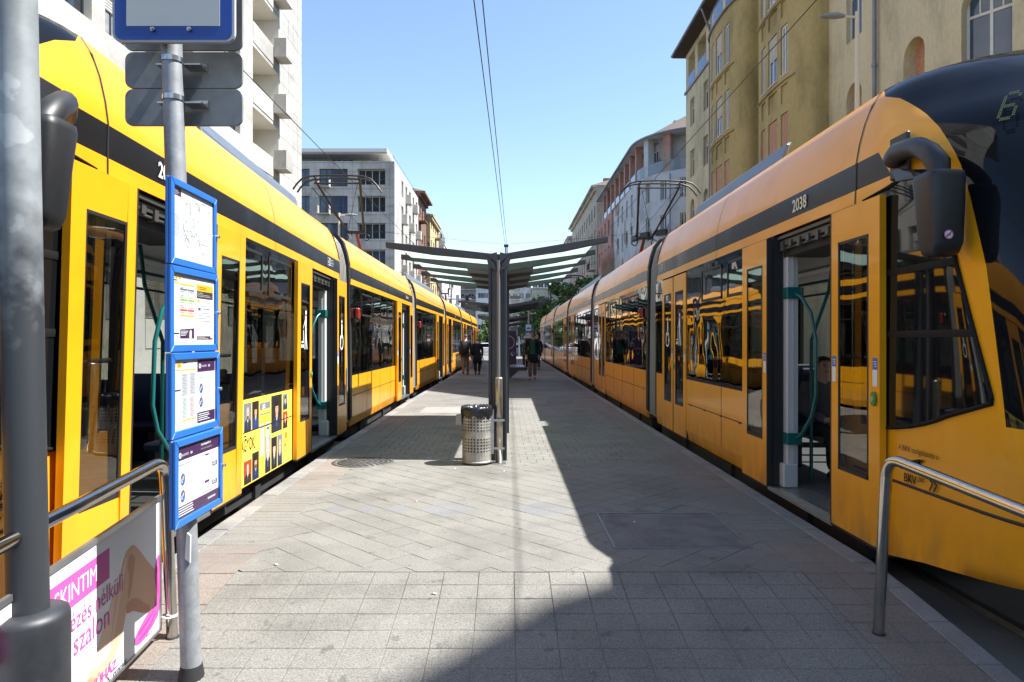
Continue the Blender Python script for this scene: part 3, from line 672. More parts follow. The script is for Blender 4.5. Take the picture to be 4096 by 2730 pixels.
for (a, b) in (B1, B2):                                          # rounded bays
    yc, hw = (a+b)/2, (b-a)/2; n = 28; pj = 1.15
    def plan(k, off=0.): th = PI*k/n; c = math.cos(th); s_ = math.sin(th); return (bx-(pj+off)*s_**.55, yc-(hw+off)*(abs(c)**.8)*(1 if c > 0 else -1))
    mb = MB(); segs = [(plan(k), plan(k+1)) for k in range(n)]
    wk = (11, 14, 17); zz = [4.6, 9.2, 11.3, 12.95, 15.1, 16.5, 18.7, 19.55]
    fz = [(9.2, 11.3), (12.95, 15.1), (16.5, 18.7), (11.75, 12.55), (15.5, 16.2)]
    for k in range(n):
        isw = any(w0 <= k < w0+2 for w0 in (10, 13, 16)) 
        zl = sorted({4.6, 19.55} | {v for p in fz for v in p})
        (x0, y0), (x1, y1) = segs[k]
        for za, zb in zip(zl, zl[1:]):
            hole = isw and (za, zb) in fz
            dd = 0.
            if hole:
                dp = .2 if (za, zb) in fz[:3] else .07
                nx, ny = -(y1-y0), (x1-x0); l = math.hypot(nx, ny); nx, ny = nx/l, ny/l
                if nx < 0: nx, ny = -nx, -ny
                q0, q1 = (x0+nx*dp, y0+ny*dp), (x1+nx*dp, y1+ny*dp)
                mb.poly([(*q0, za), (*q1, za), (*q1, zb), (*q0, zb)], m=1 if dp > .1 else 0)
                mb.poly([(x0, y0, za), (x1, y1, za), (*q1, za), (*q0, za)]); mb.poly([(x0, y0, zb), (x1, y1, zb), (*q1, zb), (*q0, zb)])
                if k in (10, 13, 16): mb.poly([(x0, y0, za), (*q0, za), (*q0, zb), (x0, y0, zb)])
                else: mb.poly([(x1, y1, za), (*q1, za), (*q1, zb), (x1, y1, zb)])
            else: mb.poly([(x0, y0, za), (x1, y1, za), (x1, y1, zb), (x0, y0, zb)])
    mb.poly([(*plan(k), 19.55) for k in range(n+1)]); mb.poly([(*plan(k), 4.6) for k in range(n+1)])
    bo = mb.build('bay', [OCD, GLC], t, recalc=False)
    for w0 in (10, 13, 16):
        for i, (za, zb) in enumerate(fz[:3]):
            p, q = Vector((*plan(w0), za)), Vector((*plan(w0+2), za)); d = (q-p).normalized(); nn = Vector((d.y, -d.x, 0)); nn = nn if nn.x < 0 else -nn
            U2 = UV(nn); st = p if (q-p).dot(U2) > 0 else q; L_ = (q-p).length
            o_ = win(t, st, nn, .05, L_-.05, za+.02, zb-.02, .08, 'cas', shut=(1. if i == 0 else (.5 if w0 == 13 else 0)), arch=.01 if i == 0 else 0)
    cb = MB()
    for zc, off in ((16.28, .06), (12.7, .06)):
        for k in range(8, 20): cb.tube([(*plan(k, off), zc), (*plan(k+1, off), zc)], .035, 5, m=0)
    cb.build('sill_line', [OCD], t)
    tb = MB()                                                    # terrace with blue glass on the bay
    for k in range(2, n-2):
        tb.add([(*plan(k, -.05), 19.6), (*plan(k+1, -.05), 19.6), (*plan(k+1, -.05), 20.7), (*plan(k, -.05), 20.7)], [(0, 1, 2, 3)], m=1 if k % 4 else 0)
    tb.tube([(*plan(k, .08), 19.55) for k in range(1, n)], .07, 6, m=2); tb.tube([(*plan(k, -.04), 20.74) for k in range(1, n)], .035, 6, m=2)
    tb.build('terrace_balustrade', [OCL, MC['blue_balcony_glass'], ZINC], t, recalc=False)
eo = [(12.1, 50.4), (12.1, 19.75), (14.25, 16.75), (30.9, 16.0), (30.9, 50.9)]; rb = MB()
rb.add([(x, y, zE) for x, y in eo]+[(x, y, zE+.16) for x, y in eo]+[(21.5, 40, zE+6), (21.5, 26, zE+6)],
       [(4, 3, 2, 1, 0), (0, 1, 6, 5), (1, 2, 7, 6), (2, 3, 8, 7), (3, 4, 9, 8), (4, 0, 5, 9)], m=1)
rb.add([(x, y, zE+.16) for x, y in eo]+[(21.5, 40, zE+6), (21.5, 26, zE+6)], [(0, 1, 6, 5), (1, 2, 6), (2, 3, 6), (3, 4, 5, 6), (4, 0, 5)], m=0)
rb.build('roof', [TILE, SOFF], t)
gb = MB(); gb.tube([(x, y, zE+.12) for x, y in ((12.05, 50.4), (12.05, 19.75), (14.2, 16.75))], .09, 8); gb.build('gutter', ZINC, t)
for y_, off in ((43.6, 0), (24.0, 0)):
    db = MB(); db.tube([(12.1, y_-.8, zE), (12.2, y_-.8, zE-.25), (12.86, y_, zE-1.0), (12.86, y_, GZ)], .075, 8)
    for k in range(7): db.tube([(12.86, y_, 3.+k*2.7), (12.86, y_, 3.12+k*2.7)], .095, 8)
    db.build('downpipe', ZINC, t)
# corner house nearer than the frame: same street line, its cut corner throws the shadow on the ramp
t = thing('corner_house', 'ochre corner house across the side street outside the picture', 'building', (17, -5, GZ))
mb = MB(); pl = [(13, .1), (15.6, 3.0), (30, 3.1), (30, -30), (13, -30)]
mb.prism([(x, y, GZ) for x, y in pl], (0, 0, 22.3-GZ)); mb.build('wall', OCL, t)
mb = MB(); pl = [(12.17, .15), (14.38, 2.44), (15.0, 3.14), (15.73, 3.62), (30.6, 3.7), (30.6, -30.6), (12.17, -30.6)]; mb.prism([(x, y, 22.31) for x, y in pl], (0, 0, .3)); mb.build('roof', SOFF, t)
for k in range(5):
    for f in range(6): win(t, (13, -25, 0), (-1, 0, 0), 2+k*5, 3.2+k*5, 2+3.4*f, 4.2+3.4*f, -.035, 'tran')
# --- right: rounded white and pink corner house
bx = 13.; t = thing('corner_house', 'white and pink house with a curved corner and a loggia storey under its roof', 'building', (bx, 78, GZ))
RC = 7.; cyc = 63+RC; n = 16; zE = 21.2
def plan(k): th = PI/2*k/n; return (bx+RC-RC*math.cos(th), cyc-RC*math.sin(th))
mb = MB(); pts = [plan(k) for k in range(n+1)]+[(34, 63)]
secz = [GZ, 3.4, 17.6]
fl = [5.0, 8.3, 11.6, 14.9]
for k in range(n+1):
    (x0, y0), (x1, y1) = pts[k], pts[k+1]
    zl = sorted({GZ, 17.6} | {z for z in fl} | {z+1.9 for z in fl})
    nx, ny = (y1-y0), -(x1-x0); l = math.hypot(nx, ny); nx, ny = -abs(nx/l), -abs(ny/l)
    for za, zb in zip(zl, zl[1:]):
        if k in (1, 4, 7, 10, 13) and za in fl:
            d = .25; q0, q1 = (x0-nx*d, y0-ny*d), (x1-nx*d, y1-ny*d)
            mb.poly([(*q0, za), (*q1, za), (*q1, zb), (*q0, zb)], m=0)
            for A in (((x0, y0), q0), ((x1, y1), q1)): mb.poly([(*A[0], za), (*A[1], za), (*A[1], zb), (*A[0], zb)])
            mb.poly([(x0, y0, zb), (x1, y1, zb), (*q1, zb), (*q0, zb)]); mb.poly([(x0, y0, za), (x1, y1, za), (*q1, za), (*q0, za)])
        else: mb.poly([(x0, y0, za), (x1, y1, za), (x1, y1, zb), (x0, y0, zb)])
O = (bx, cyc, 0); L_ = 97-cyc; ops = []
for z in fl:
    for c in (2.0, 5.0, 8.0, 11.0): ops.append((c-.5, c+.5, z, z+1.9, .22))
fac(mb, O, (-1, 0, 0), 14.5, GZ, 17.6, ops, 0, 0); ops2 = []
for z in fl:
    for c in (2.4, 5.6, 8.8, 11.): ops2.append((c-.5, c+.5, z, z+1.9, .22))
O2 = (bx-.25, cyc+14.5, 0); fac(mb, O2, (-1, 0, 0), 12.5, GZ, 17.6, ops2, 1, 1); mb.poly([(bx, cyc+14.5, GZ), (bx-.25, cyc+14.5, GZ), (bx-.25, cyc+14.5, 17.6), (bx, cyc+14.5, 17.6)], m=1)
# loggia storey: floor, recessed wall, piers
mb.poly([(x, y, 17.6) for x, y in pts]+[(34, 97), (bx, 97)] if False else [(*p, 17.6) for p in pts]+[(34, 97, 17.6), (bx-.25, 97, 17.6), (bx-.25, cyc+14.5, 17.6)], m=2)
ins = [(bx+RC-(RC-1.6)*math.cos(PI/2*k/n), cyc-(RC-1.6)*math.sin(PI/2*k/n)) for k in range(n+1)]; ins = [(bx+1.6, 97)]+ins+[(34, 64.6)]
for p, q in zip(ins, ins[1:]): mb.poly([(*p, 17.6), (*q, 17.6), (*q, zE), (*p, zE)], m=0)
mb.poly([(34, 63, GZ), (34, 97, GZ), (34, 97, zE), (34, 63, zE)])
mb.build('wall', [WBL, PNK, CEIL], t, recalc=False)
for k in (1, 4, 7, 10, 13):
    p, q = Vector((*plan(k), 0)), Vector((*plan(k+1), 0)); d = (q-p).normalized(); nn = Vector((d.y, -d.x, 0)); nn = nn if nn.x < 0 else -nn
    U2 = UV(nn); st = p if (q-p).dot(U2) > 0 else q
    for z in fl: win(t, st, nn, .04, (q-p).length-.04, z+.02, z+1.88, .18, 'cas')
    for z in fl[2:3]:
        fb = MB(); c = (p+q)/2+nn*.2; u = d*.6
        fb.prism([tuple(c-u+Vector((0, 0, z-.1))), tuple(c+u+Vector((0, 0, z-.1))), tuple(c+u+nn*.3+Vector((0, 0, z-.1))), tuple(c-u+nn*.3+Vector((0, 0, z-.1)))], (0, 0, .55)); fb.build('window_balcony', BLK, t)
for q in ops: win(t, O, (-1, 0, 0), *q[:5], 'cas')
for q in ops2: win(t, O2, (-1, 0, 0), *q[:5], 'cas')
pk = []
for k in (0, 4, 8, 12, 16): pk.append((plan(k), PI/2*k/n))
for j, yy in enumerate([cyc+3.4*i for i in range(1, 8)]): pk.append(((bx, yy), 0))
for j, ((x, y), th) in enumerate(pk):
    pb = MB(); c = Vector((x+.35*math.cos(th), y+.35*math.sin(th), 0)); u = Vector((math.cos(th), math.sin(th), 0))*.32; v = Vector((-math.sin(th), math.cos(th), 0))*.38
    pb.prism([tuple(c-u-v+Vector((0, 0, 17.6))), tuple(c+u-v+Vector((0, 0, 17.6))), tuple(c+u+v+Vector((0, 0, 17.6))), tuple(c-u+v+Vector((0, 0, 17.6)))], (0, 0, zE-17.6))
    pb.build('loggia_pier', WBL if j in (1, 3) else PNK, t)
for i in range(len(ins)-1):
    if 1 <= i < len(ins)-2 and i % 4 == 3 or i == 0:
        p, q = Vector((*ins[i], 0)), Vector((*(ins[min(i+2, len(ins)-2)] if i else ins[1]), 0)); d = (q-p).normalized(); nn = Vector((d.y, -d.x, 0)); nn = nn if (nn.x < .01 and nn.y < .5) else -nn; U2 = UV(nn)
        st = p if (q-p).dot(U2) > 0 else q; L2 = (q-p).length
        for c in ([L2/2] if i else [2+3.4*k for k in range(7)]): win(t, st, nn, c-.5, c+.5, 17.8, 20.4, -.03, 'cas')
gb = MB(); full = [(bx, 97)]+[(bx, cyc+3*i) for i in range(8, 0, -1)]+[plan(k) for k in range(n+1)]+[(22, 63)]
for p, q in zip(full, full[1:]): gb.poly([(p[0]+.06, p[1], 17.65), (q[0]+.06, q[1], 17.65), (q[0]+.06, q[1], 18.7), (p[0]+.06, p[1], 18.7)])
gb.build('balcony_glazing', mat('green_balcony_glass', (.16, .21, .24), .15, spec=.6, var=.1, vscale=3), t, recalc=False)
rb = MB(); eo = [(bx-.5, 97.3), (bx-.5, cyc)]+[(bx+RC-(RC+.5)*math.cos(PI/2*k/n), cyc-(RC+.5)*math.sin(PI/2*k/n)) for k in range(1, n+1)]+[(34, 62.5), (34, 97.3)]
apex = (23, 73, zE+6.5); ap2 = (23, 92, zE+6.5); m_ = len(eo)
rb.poly([(*p, zE) for p in eo][::-1], m=1)
for k in range(m_-1):
    ap = ap2 if k == 0 else apex
    rb.poly([(*eo[k], zE+.02), (*eo[k+1], zE+.02), apex] if k else [(*eo[0], zE+.02), (*eo[1], zE+.02), apex, ap2])
rb.poly([(*eo[-2], zE+.02), (*eo[-1], zE+.02), ap2, apex]); rb.poly([(*eo[-1], zE+.02), (*eo[0], zE+.02), ap2])
rb.tube([(*p, zE+.05) for p in eo[:-2]], .12, 6, m=2); rb.build('roof', [TILE, WBL, ZINC], t, recalc=False)
mb = MB(); mb.box(20, 21, 63.8, 64.0, zE+1.2, zE+2.2); mb.build('skylight', GLC, t)
for x, y in ((20, 80), (19.5, 92)):
    cb = MB(); cb.box(x-.6, x+.6, y-.4, y+.4, zE, zE+5.6); cb.box(x-.7, x+.7, y-.5, y+.5, zE+5.6, zE+5.9); cb.build('chimney', mat('chimney_brick', (.22, .12, .08), .9), t)
db = MB(); db.tube([(bx+2.2, 64.2, 17.2), (bx+2.2, 64.2, GZ)], .09, 6); db.build('downpipe', ZINC, t)
ob_ = MB(); ob_.lathe([(.9, 0), (1.5, 1.2), (1.5, 5.2), (1.65, 5.3), (1.3, 6.2), (.5, 6.9), (0, 7)], (bx+.1, cyc+15.2, 6.2), 16); ob_.build('corner_oriel', PNK, t)
street('town_house', 'grey beige classical house with cornices beyond the pink house', 12.6, 1, 97.5, 135, 23.6, BGE, (.06, .15, .24, .33, .42, .51, .60, .69, .78, .87, .95), F5, roof=TILE, rh=3.2, chim=2, eave=.8, cornice=BGE, balc=((3, 0),))
street('town_house', 'pale grey gabled house farther along the right side', 12.2, 1, 136, 176, 22.2, GRN, (.06, .16, .26, .36, .46, .56, .66, .76, .86, .95), F5, roof=SLATE, rh=3.)
street('town_house', 'long grey house with many small windows behind the tree', 11.9, 1, 177, 212, 16.5, GRN, [.05+.1*k for k in range(10)], F5[:4], roof=TILE, rh=2.)
# far buildings closing the street
def closing(label, x0, x1, y, z1, m, nx, floors, ww, side='cas', bal=(), fm=WFR, setb=False):
    t = thing('apartment_block', label, 'building', ((x0+x1)/2, y, GZ)); O = (x1, y, 0); N = (0, -1, 0); W = x1-x0; ops = []; mb = MB()
    for f in floors:
        for k in range(nx): c = W*(k+.5)/nx; ops.append((c-ww/2, c+ww/2, f+.95, f+2.35, .3))
    fac(mb, O, N, W, GZ, z1, ops, 0, 0); mb.box(x0, x1, y+.35, y+12, GZ, z1-.01); mb.poly([(x0, y, z1), (x1, y, z1), (x1, y+12, z1), (x0, y+12, z1)])
    for xx in (x0, x1): mb.poly([(xx, y, GZ), (xx, y+.36, GZ), (xx, y+.36, z1), (xx, y, z1)])
    mb.build('wall', m, t, recalc=False)
    for q in ops: win(t, O, N, *q[:5], 'cas', fm=fm)
    for k, f in [(a, b) for a in bal for b in floors]:
        bb = MB(); c = x1-W*(k+.5)/nx; bb.box(c-1.4, c+1.4, y-1.1, y-.01, f+.6, f+.75, m=0); bb.box(c-1.4, c+1.4, y-1.1, y-1.04, f+.75, f+1.7, m=1); bb.build('balcony', [WRN, mat('balcony_brown', (.16, .12, .11), .8)], t)
    if setb:
        sb = MB(); sb.box(x0+.6, x1-.6, y+2, y+11, z1, z1+2.4); sb.build('attic_wall', WRN, t)
        for k in range(nx): c = W*(k+.5)/nx; win(t, (x1, y+2, 0), N, c-ww/2, c+ww/2, z1+.4, z1+2., -.04, 'cas')
    rb = MB(); rb.box(x0-.2, x1+.2, y-.25, y+12, z1+.005, z1+.2); rb.build('roof', SLATE, t)
    return t
G6 = [.6+2.95*k for k in range(7)]
closing('white apartment block with wide windows closing the street left of the shelter post', -9.2, -1.0, 192, 20.9, WRN, 2, G6, 2.9)
closing('grey apartment block with dark balconies behind the left tram tail', -17.5, -9.3, 196, 20.5, GRN, 3, G6, 1.6, bal=(0, 1))
closing('white apartment block with brown balconies closing the street right of the shelter post', -.9, 6.5, 194, 18.6, WRN, 4, G6[:6], 1.3, bal=(2,), setb=True)
closing('cream apartment block with grouped windows closing the street beside the tree', 6.6, 11.6, 190, 15.8, CRN, 3, G6[:4], 1.4, setb=True)
closing('tall pale apartment block behind the domed house', -32, -17.6, 200, 22.5, WRN, 4, G6, 1.8)
# ------------------------------------------------------------------ trams
SEC = [(0, .94), (0, 1.0), (-.01, 2.51), (-.015, 2.61), (-.02, 2.81), (-.045, 2.95), (-.085, 3.10), (-.14, 3.24), (-.21, 3.34), (-.33, 3.405), (-.55, 3.44), (-1.2, 3.46)]
def us(z):
    return lerp([(b, a) for a, b in SEC], z)
SF = [(.05, 3.0), (.3, 2.9), (.57, 2.8), (.95, 2.75), (1.2, 2.85), (1.9, 3.1), (2.36, 3.3), (2.62, 3.42), (2.8, 3.5), (3.1, 3.78), (3.34, 4.2), (3.46, 4.62)]
SCT = [(.05, 4.2), (.57, 4.0), (1.2, 4.0), (1.9, 4.2), (2.36, 4.35), (2.62, 4.6), (2.8, 4.75), (3.1, 5.03), (3.46, 5.05)]
def nz(z): return lerp([(2.45, 3.4), (3.05, 2.0)], z)
def nose(a, z):
    A = 1.2+us(z); s_c, s_f = lerp(SCT, z), lerp(SF, z); n = nz(z); c, sn = math.cos(a), math.sin(a)
    x = A*abs(c)**(2/n)*(1 if c > 0 else -1); return s_c-(s_c-s_f)*abs(sn)**(2/n), -1.2+x
def side_u(s, z):
    A = 1.2+us(z); s_c, s_f = lerp(SCT, z), lerp(SF, z); y = (s_c-s)/(s_c-s_f)
    return us(z) if y <= 0 else -1.2+A*max(0, 1-y**nz(z))**(1/nz(z))
SEAM = 5.06
JT = [12.24, 20.87, 29.6, 38.6, 47.9]; TAIL = 55.4
def make_tram(left):
    if left:
        XS = [(2.0, -2.40), (12.24, -2.70), (20.87, -2.74), (29.6, -2.65), (38.6, -2.58), (47.9, -2.53), (55.4, -2.47)]
        def tf(s, u, z): return (lerp(XS, s)+u+.045*max(0, z-1)*min(1, max(0, (11-s)/6)), s-.92, z+lerp([(4.5, 0), (12.24, -.05)], s))
        ctr = (-3.9, 27, GZ)
        t = thing('tram', 'yellow tram in full sun with a portrait advert on its side, left of the platform', 'tram', ctr, 'two articulated yellow trams at the stop')
    else:
        def tf(s, u, z): return (2.56-u, s, z)
        ctr = (3.76, 28, GZ)
        t = thing('tram', 'yellow tram in shade numbered 2038, right of the platform', 'tram', ctr, 'two articulated yellow trams at the stop')
    def M_(): return MB(tf)
    # module ends and door layout:  (s0, s1, open?)
    H = .40
    mods = [(SEAM, JT[0]-H)]+[(a+H, b-H) for a, b in zip(JT, JT[1:])]+[(JT[4]+H, TAIL)]
    if left: doors = [[(5.30, 6.62, 'wide')], []]
    D = [[(5.30, 6.60, 1), (9.83, 11.33, 1 if left else 0)], [(18.0, 19.4, 1 if left else 0)], [(26.6, 28.0, 1 if left else 0)], [(30.3, 31.7, 1 if left else 0)], [(39.6, 41.0, 1 if left else 0)], [(49.3, 50.7, 1 if left else 0), (53.3, 54.5, 1 if left else 0)]]
    WIN = [[(7.36, 8.06), (8.12, 9.78), (11.38, 11.88)], [(12.62, 13.35), (13.4, 14.5), (14.55, 16.1), (16.15, 17.25), (17.3, 17.95), (19.45, 20.5)],
           [(21.25, 22.4), (22.45, 24.1), (24.15, 25.3), (25.35, 26.55), (28.05, 29.2)], [(30.0, 30.25), (31.75, 33.3), (33.35, 35.0), (35.05, 36.6), (36.65, 38.2)],
           [(39.0, 39.55), (41.05, 42.6), (42.65, 44.2), (44.25, 45.9), (45.95, 47.5)], [(48.3, 49.25), (50.75, 52.0), (52.05, 53.25)]]
    for mi, (s0, s1) in enumerate(mods):
        # upper shell with stripe
        prof = SEC[2:]; full = prof+[(-2.4-u, z) for u, z in prof[-2::-1]]; nb = len(full)-1
        ns = 6; body = M_()
        rows = [[(s0+(s1-s0)*k/ns, u, z) for u, z in full] for k in range(ns+1)]
        body.grid(rows, mfun=lambda i, j: 1 if j in (1, nb-2) else 0)
        for s_ in (s0, s1): body.poly([(s_, u, z) for u, z in full], m=2)
        # lower panels between doors
        cuts = [s0]+[v for d in D[mi] for v in d[:2]]+[s1]
        for a, b in zip(cuts[::2], cuts[1::2]):
            if b-a < .02: continue
            body.add([(a, 0, .94), (b, 0, .94), (b, 0, .22), (a, 0, .22), (b, -.03, .07), (a, -.03, .07), (b, -.05, .94), (a, -.05, .94), (b, -.05, .07), (a, -.05, .07)],
                     [(0, 1, 2, 3), (3, 2, 4, 5), (0, 1, 6, 7), (7, 6, 8, 9), (5, 4, 8, 9), (0, 3, 5, 9, 7), (1, 2, 4, 8, 6)], m=0)
        body.box(s0, s1, -2.4, -2.34, .07, .94, m=0)
        body.build('car_body', [YEL, BLKS, RUB], t, recalc=False)
        # dark pillars / window sill strip
        ws = WIN[mi]
        for d in D[mi]:
            for e0, e1 in ((d[0]-.03, d[0]+.003), (d[1]-.003, d[1]+.03)): pl = M_(); pl.box(e0, e1, -.09, -.004 if d[2] == 0 else .004, .08, 2.5); pl.build('door_frame', RUB, t)
        for k, (a, b) in enumerate(ws):
            wb = M_(); wb.box(a+.012, b-.012, -.014, -.002, .985, 2.47)
            wo = wb.build('window', TGLASS, t)
            pl = M_(); pl.box(a-.028, a+.03, -.05, -.003, .94, 2.51); pl.box(b-.03, b+.028, -.05, -.003, .94, 2.51); pl.box(a+.03, b-.03, -.05, -.0035, .94, 1.0); pl.box(a+.03, b-.03, -.05, -.0035, 2.43, 2.51); pl.build('window_frame', BGLASS, wo)
            if b-a > .9 or mi == 0 and k == 0:
                hb = M_(); z0, z1 = (2.0, 2.42); c0 = a+.07; c1 = (a+b)/2+.1 if b-a > 1.2 else b-.07
                for q in ((c0, c1, z0, z0+.035), (c0, c1, z1-.03, z1), (c0, c0+.03, z0, z1), (c1-.03, c1, z0, z1)): hb.box(q[0], q[1], -.002, .006, q[2], q[3])
                hb.build('hopper_frame', RUB, wo)
        # far side window band
        fb = M_(); fb.box(s0+.05, s1-.05, -2.39, -2.38, .95, 2.5); fb.build('far_window', FGLASS, t)
        fp = M_(); k = s0
        while k < s1: fp.box(k, k+.12, -2.395, -2.34, .94, 2.51); k += 1.6
        fp.build('far_pillars', RUB, t)
        # interior
        ib = M_(); ib.box(s0, s1, -2.33, -.06, .06, .088); ib.build('floor', mat('tram_floor', (.075, .078, .08), .6, var=.1, vscale=5), t)
        ib = M_(); ib.box(s0, s1, -2.25, -.12, 2.36, 2.40, m=0); ib.box(s0, s1, -1.3, -1.1, 2.335, 2.358, m=1); ib.build('ceiling', [INT, WHT], t)
        ib = M_(); ib.box(s0, s1, -2.34, -2.30, .09, .95); ib.build('inner_wall', INT, t)
        if mi < 4:
            k = s0+.9
            while k < s1-.6:
                near = not any(d[0]-.5 < k < d[1]+.4 for d in D[mi])
                for u0, ok in ((-2.25, True), (-.95, near)):
                    if not ok: continue
                    sb = M_(); sb.box(k, k+.42, u0, u0+.8, .45, .53); sb.box(k+.38, k+.46, u0, u0+.8, .5, 1.12); sb.box(k+.1, k+.3, u0+.25, u0+.55, .09, .45); sb.build('seat', SEATM, t, bevel=.02)
                k += 1.5
            hb = M_()
            for u in (-.75, -1.65): hb.tube([(s0+.2, u, 2.12), (s1-.2, u, 2.12)], .017, 6)
            for d in D[mi]:
                for s_ in (d[0]-.3, d[1]+.3): hb.tube([(s_, -.5, .09), (s_, -.5, 1.5), (s_+.05, -.7, 2.0), (s_+.05, -.75, 2.36)], .019, 6)
            hb.build('grab_pole', TEAL, t)
        # underframe
        ub = M_(); ub.box(s0+.02, s1-.02, -2.3, -.10, -.12, .065)
        for kk in range(3):
            a = s0+(s1-s0)*(kk+.35)/3.3; ub.box(a, a+.9, -2.2, -.16, -.2, -.1); ub.box(a+.2, a+.36, -.13, -.06, -.14, .03)
        ub.build('underframe', UNDER, t)
        # seams and hatches on the lower panels
        sm = M_()
        for a, b in zip(cuts[::2], cuts[1::2]):
            n = max(1, int((b-a)/1.1))
            for k in range(1, n): x = a+(b-a)*k/n; sm.box(x-.006, x+.006, -.002, .002, .22, .94)
            if b-a > 1.5:
                x0, x1 = a+.12, b-.08; sm.box(x0, x1, -.002, .002, .585, .597)
                for k in range(5): x = x0+.15+(x1-x0-.3)*k/4; sm.box(x-.03, x+.03, 0, .006, .575, .592)
        for k in range(1, 4):
            x = s0+(s1-s0)*k/4
            if k == 2 or mi: sm.add([(x-.005, u+.0015, z+.0005) for u, z in SEC[2:10]]+[(x+.005, u+.0015, z+.0005) for u, z in SEC[2:10]], [(i, i+1, i+9, i+8) for i in range(7)])
        sm.build('panel_seams', RUB, t)
        # roof screens
        if mi in (0, 2, 4):
            a, b = (7.3, 10.75) if mi == 0 else (s0+.6, s1-.6)
            for u in (-.37, -2.03):
                rbx = M_(); e = .07 if u > -1 else -.07
                rbx.prism([(a, u, 3.44), (a, u-e*.6, 3.60), (a+.12, u-e*1.6, 3.655), (b-.12, u-e*1.6, 3.655), (b, u-e*.6, 3.60), (b, u, 3.44)], (0, -e*.6, 0)); rbx.build('roof_screen', ROOFG, t, bevel=.008)
            rbx = M_(); rbx.box(a+.3, b-.3, -1.7, -.72, 3.46, 3.62); rbx.build('roof_unit', ROOFG, t, bevel=.03)
        else:
            rbx = M_(); rbx.box(s0+2.6, s1-1, -1.7, -.72, 3.46, 3.58); rbx.build('roof_unit', ROOFG, t, bevel=.03)
    # ---- doors
    GRY = mat('door_edge_grey', (.16, .16, .16), .5); STK = flatc(60, 120, 200)
    for mi, dl in enumerate(D):
        for (a, b, op) in dl:
            w_ = min(.70, (b-a)/2)
            leaves = [(a-w_-.0, a-.0, 1, .06), (b, b+w_, -1, .06)] if op else [(a+.004, (a+b)/2-.006, 1, .008), ((a+b)/2+.006, b-.004, -1, .008)]
            if op and mi == 0 and a < 6: leaves = [(4.60, 5.30, 1, .06), (6.60, 7.30, -1, .06)]
            for (p, q, inn, u) in leaves:
                lb = M_(); m1, m2 = (.14, .12) if inn > 0 else (.12, .14); zb, zt, wz0, wz1 = .09, 2.48, .525, 2.24
                lb.box(p, p+m1, u-.045, u, zb, zt); lb.box(q-m2, q, u-.045, u, zb, zt); lb.box(p+m1, q-m2, u-.045, u, zb, wz0); lb.box(p+m1, q-m2, u-.045, u, wz1, zt)
                do = lb.build('door', YEL, t)
                gb = M_(); gb.box(p+m1+.006, q-m2-.006, u-.014, u-.004, wz0+.006, wz1-.006); gb.build('door_glass', DGLASS, do)
                gb = M_()
                for r_ in ((p+m1, q-m2, wz0, wz0+.03), (p+m1, q-m2, wz1-.02, wz1), (p+m1, p+m1+.02, wz0, wz1), (q-m2-.02, q-m2, wz0, wz1)): gb.box(r_[0], r_[1], u-.03, u+.001, r_[2], r_[3])
                e = q if inn > 0 else p; gb.box(e-.014, e+.004, u-.05, u+.002, zb, zt) if inn > 0 else gb.box(e-.004, e+.014, u-.05, u+.002, zb, zt)
                gb.box(p, q, u-.045, u+.0, zb-.02, zb); gb.build('door_seal', RUB, do)
                if mi < 2:
                    hb = M_(); hb.tube([(p+m1, u-.07, 1.38), (q-m2, u-.07, 1.38)], .018, 6); hb.build('door_rail', ALU, do)
                    P_ = Panel((0, 0, 0), (1, 0, 0), (0, 0, 1)); s_c = (q-.075 if inn > 0 and not (mi == 0 and a < 6) else p+.055)
                    spots = [p+.055, q-.06] if mi == 0 and a < 6 and inn > 0 and not left else [p+.06]
                    st = M_()
                    for s_ in spots:
                        st.poly([(s_-.03, u+.002, 1.30), (s_+.03, u+.002, 1.30), (s_+.03, u+.002, 1.38), (s_-.03, u+.002, 1.38)], m=0); st.poly([(s_-.03, u+.002, 1.185), (s_+.03, u+.002, 1.185), (s_+.03, u+.002, 1.298), (s_-.03, u+.002, 1.298)], m=1)
                        for r_ in range(3): st.poly([(s_-.022, u+.003, 1.35-.016*r_), (s_+.015-.006*r_, u+.003, 1.35-.016*r_), (s_+.015-.006*r_, u+.003, 1.356-.016*r_), (s_-.022, u+.003, 1.356-.016*r_)], m=1)
                    st.build('sticker', [STK, flatc(235, 238, 240)], do, recalc=False)
                    if inn > 0 and not (left and a < 6):
                        bb = M_(); s_ = q-.06 if not (mi == 0 and a < 6) else p+.06
                        ring = [(s_+.033*math.cos(2*PI*k/16), u+.004, 1.1+.05*math.sin(2*PI*k/16)) for k in range(16)]
                        bb.prism(ring, (0, .012, 0), m=0); bb.prism([(s_+.016*math.cos(2*PI*k/12), u+.014, 1.1+.022*math.sin(2*PI*k/12)) for k in range(12)], (0, .008, 0), m=1)
                        bb.build('door_button', [mat('button_green', (.06, .22, .05), .4), mat('button_pale', (.3, .42, .12), .4)], do)
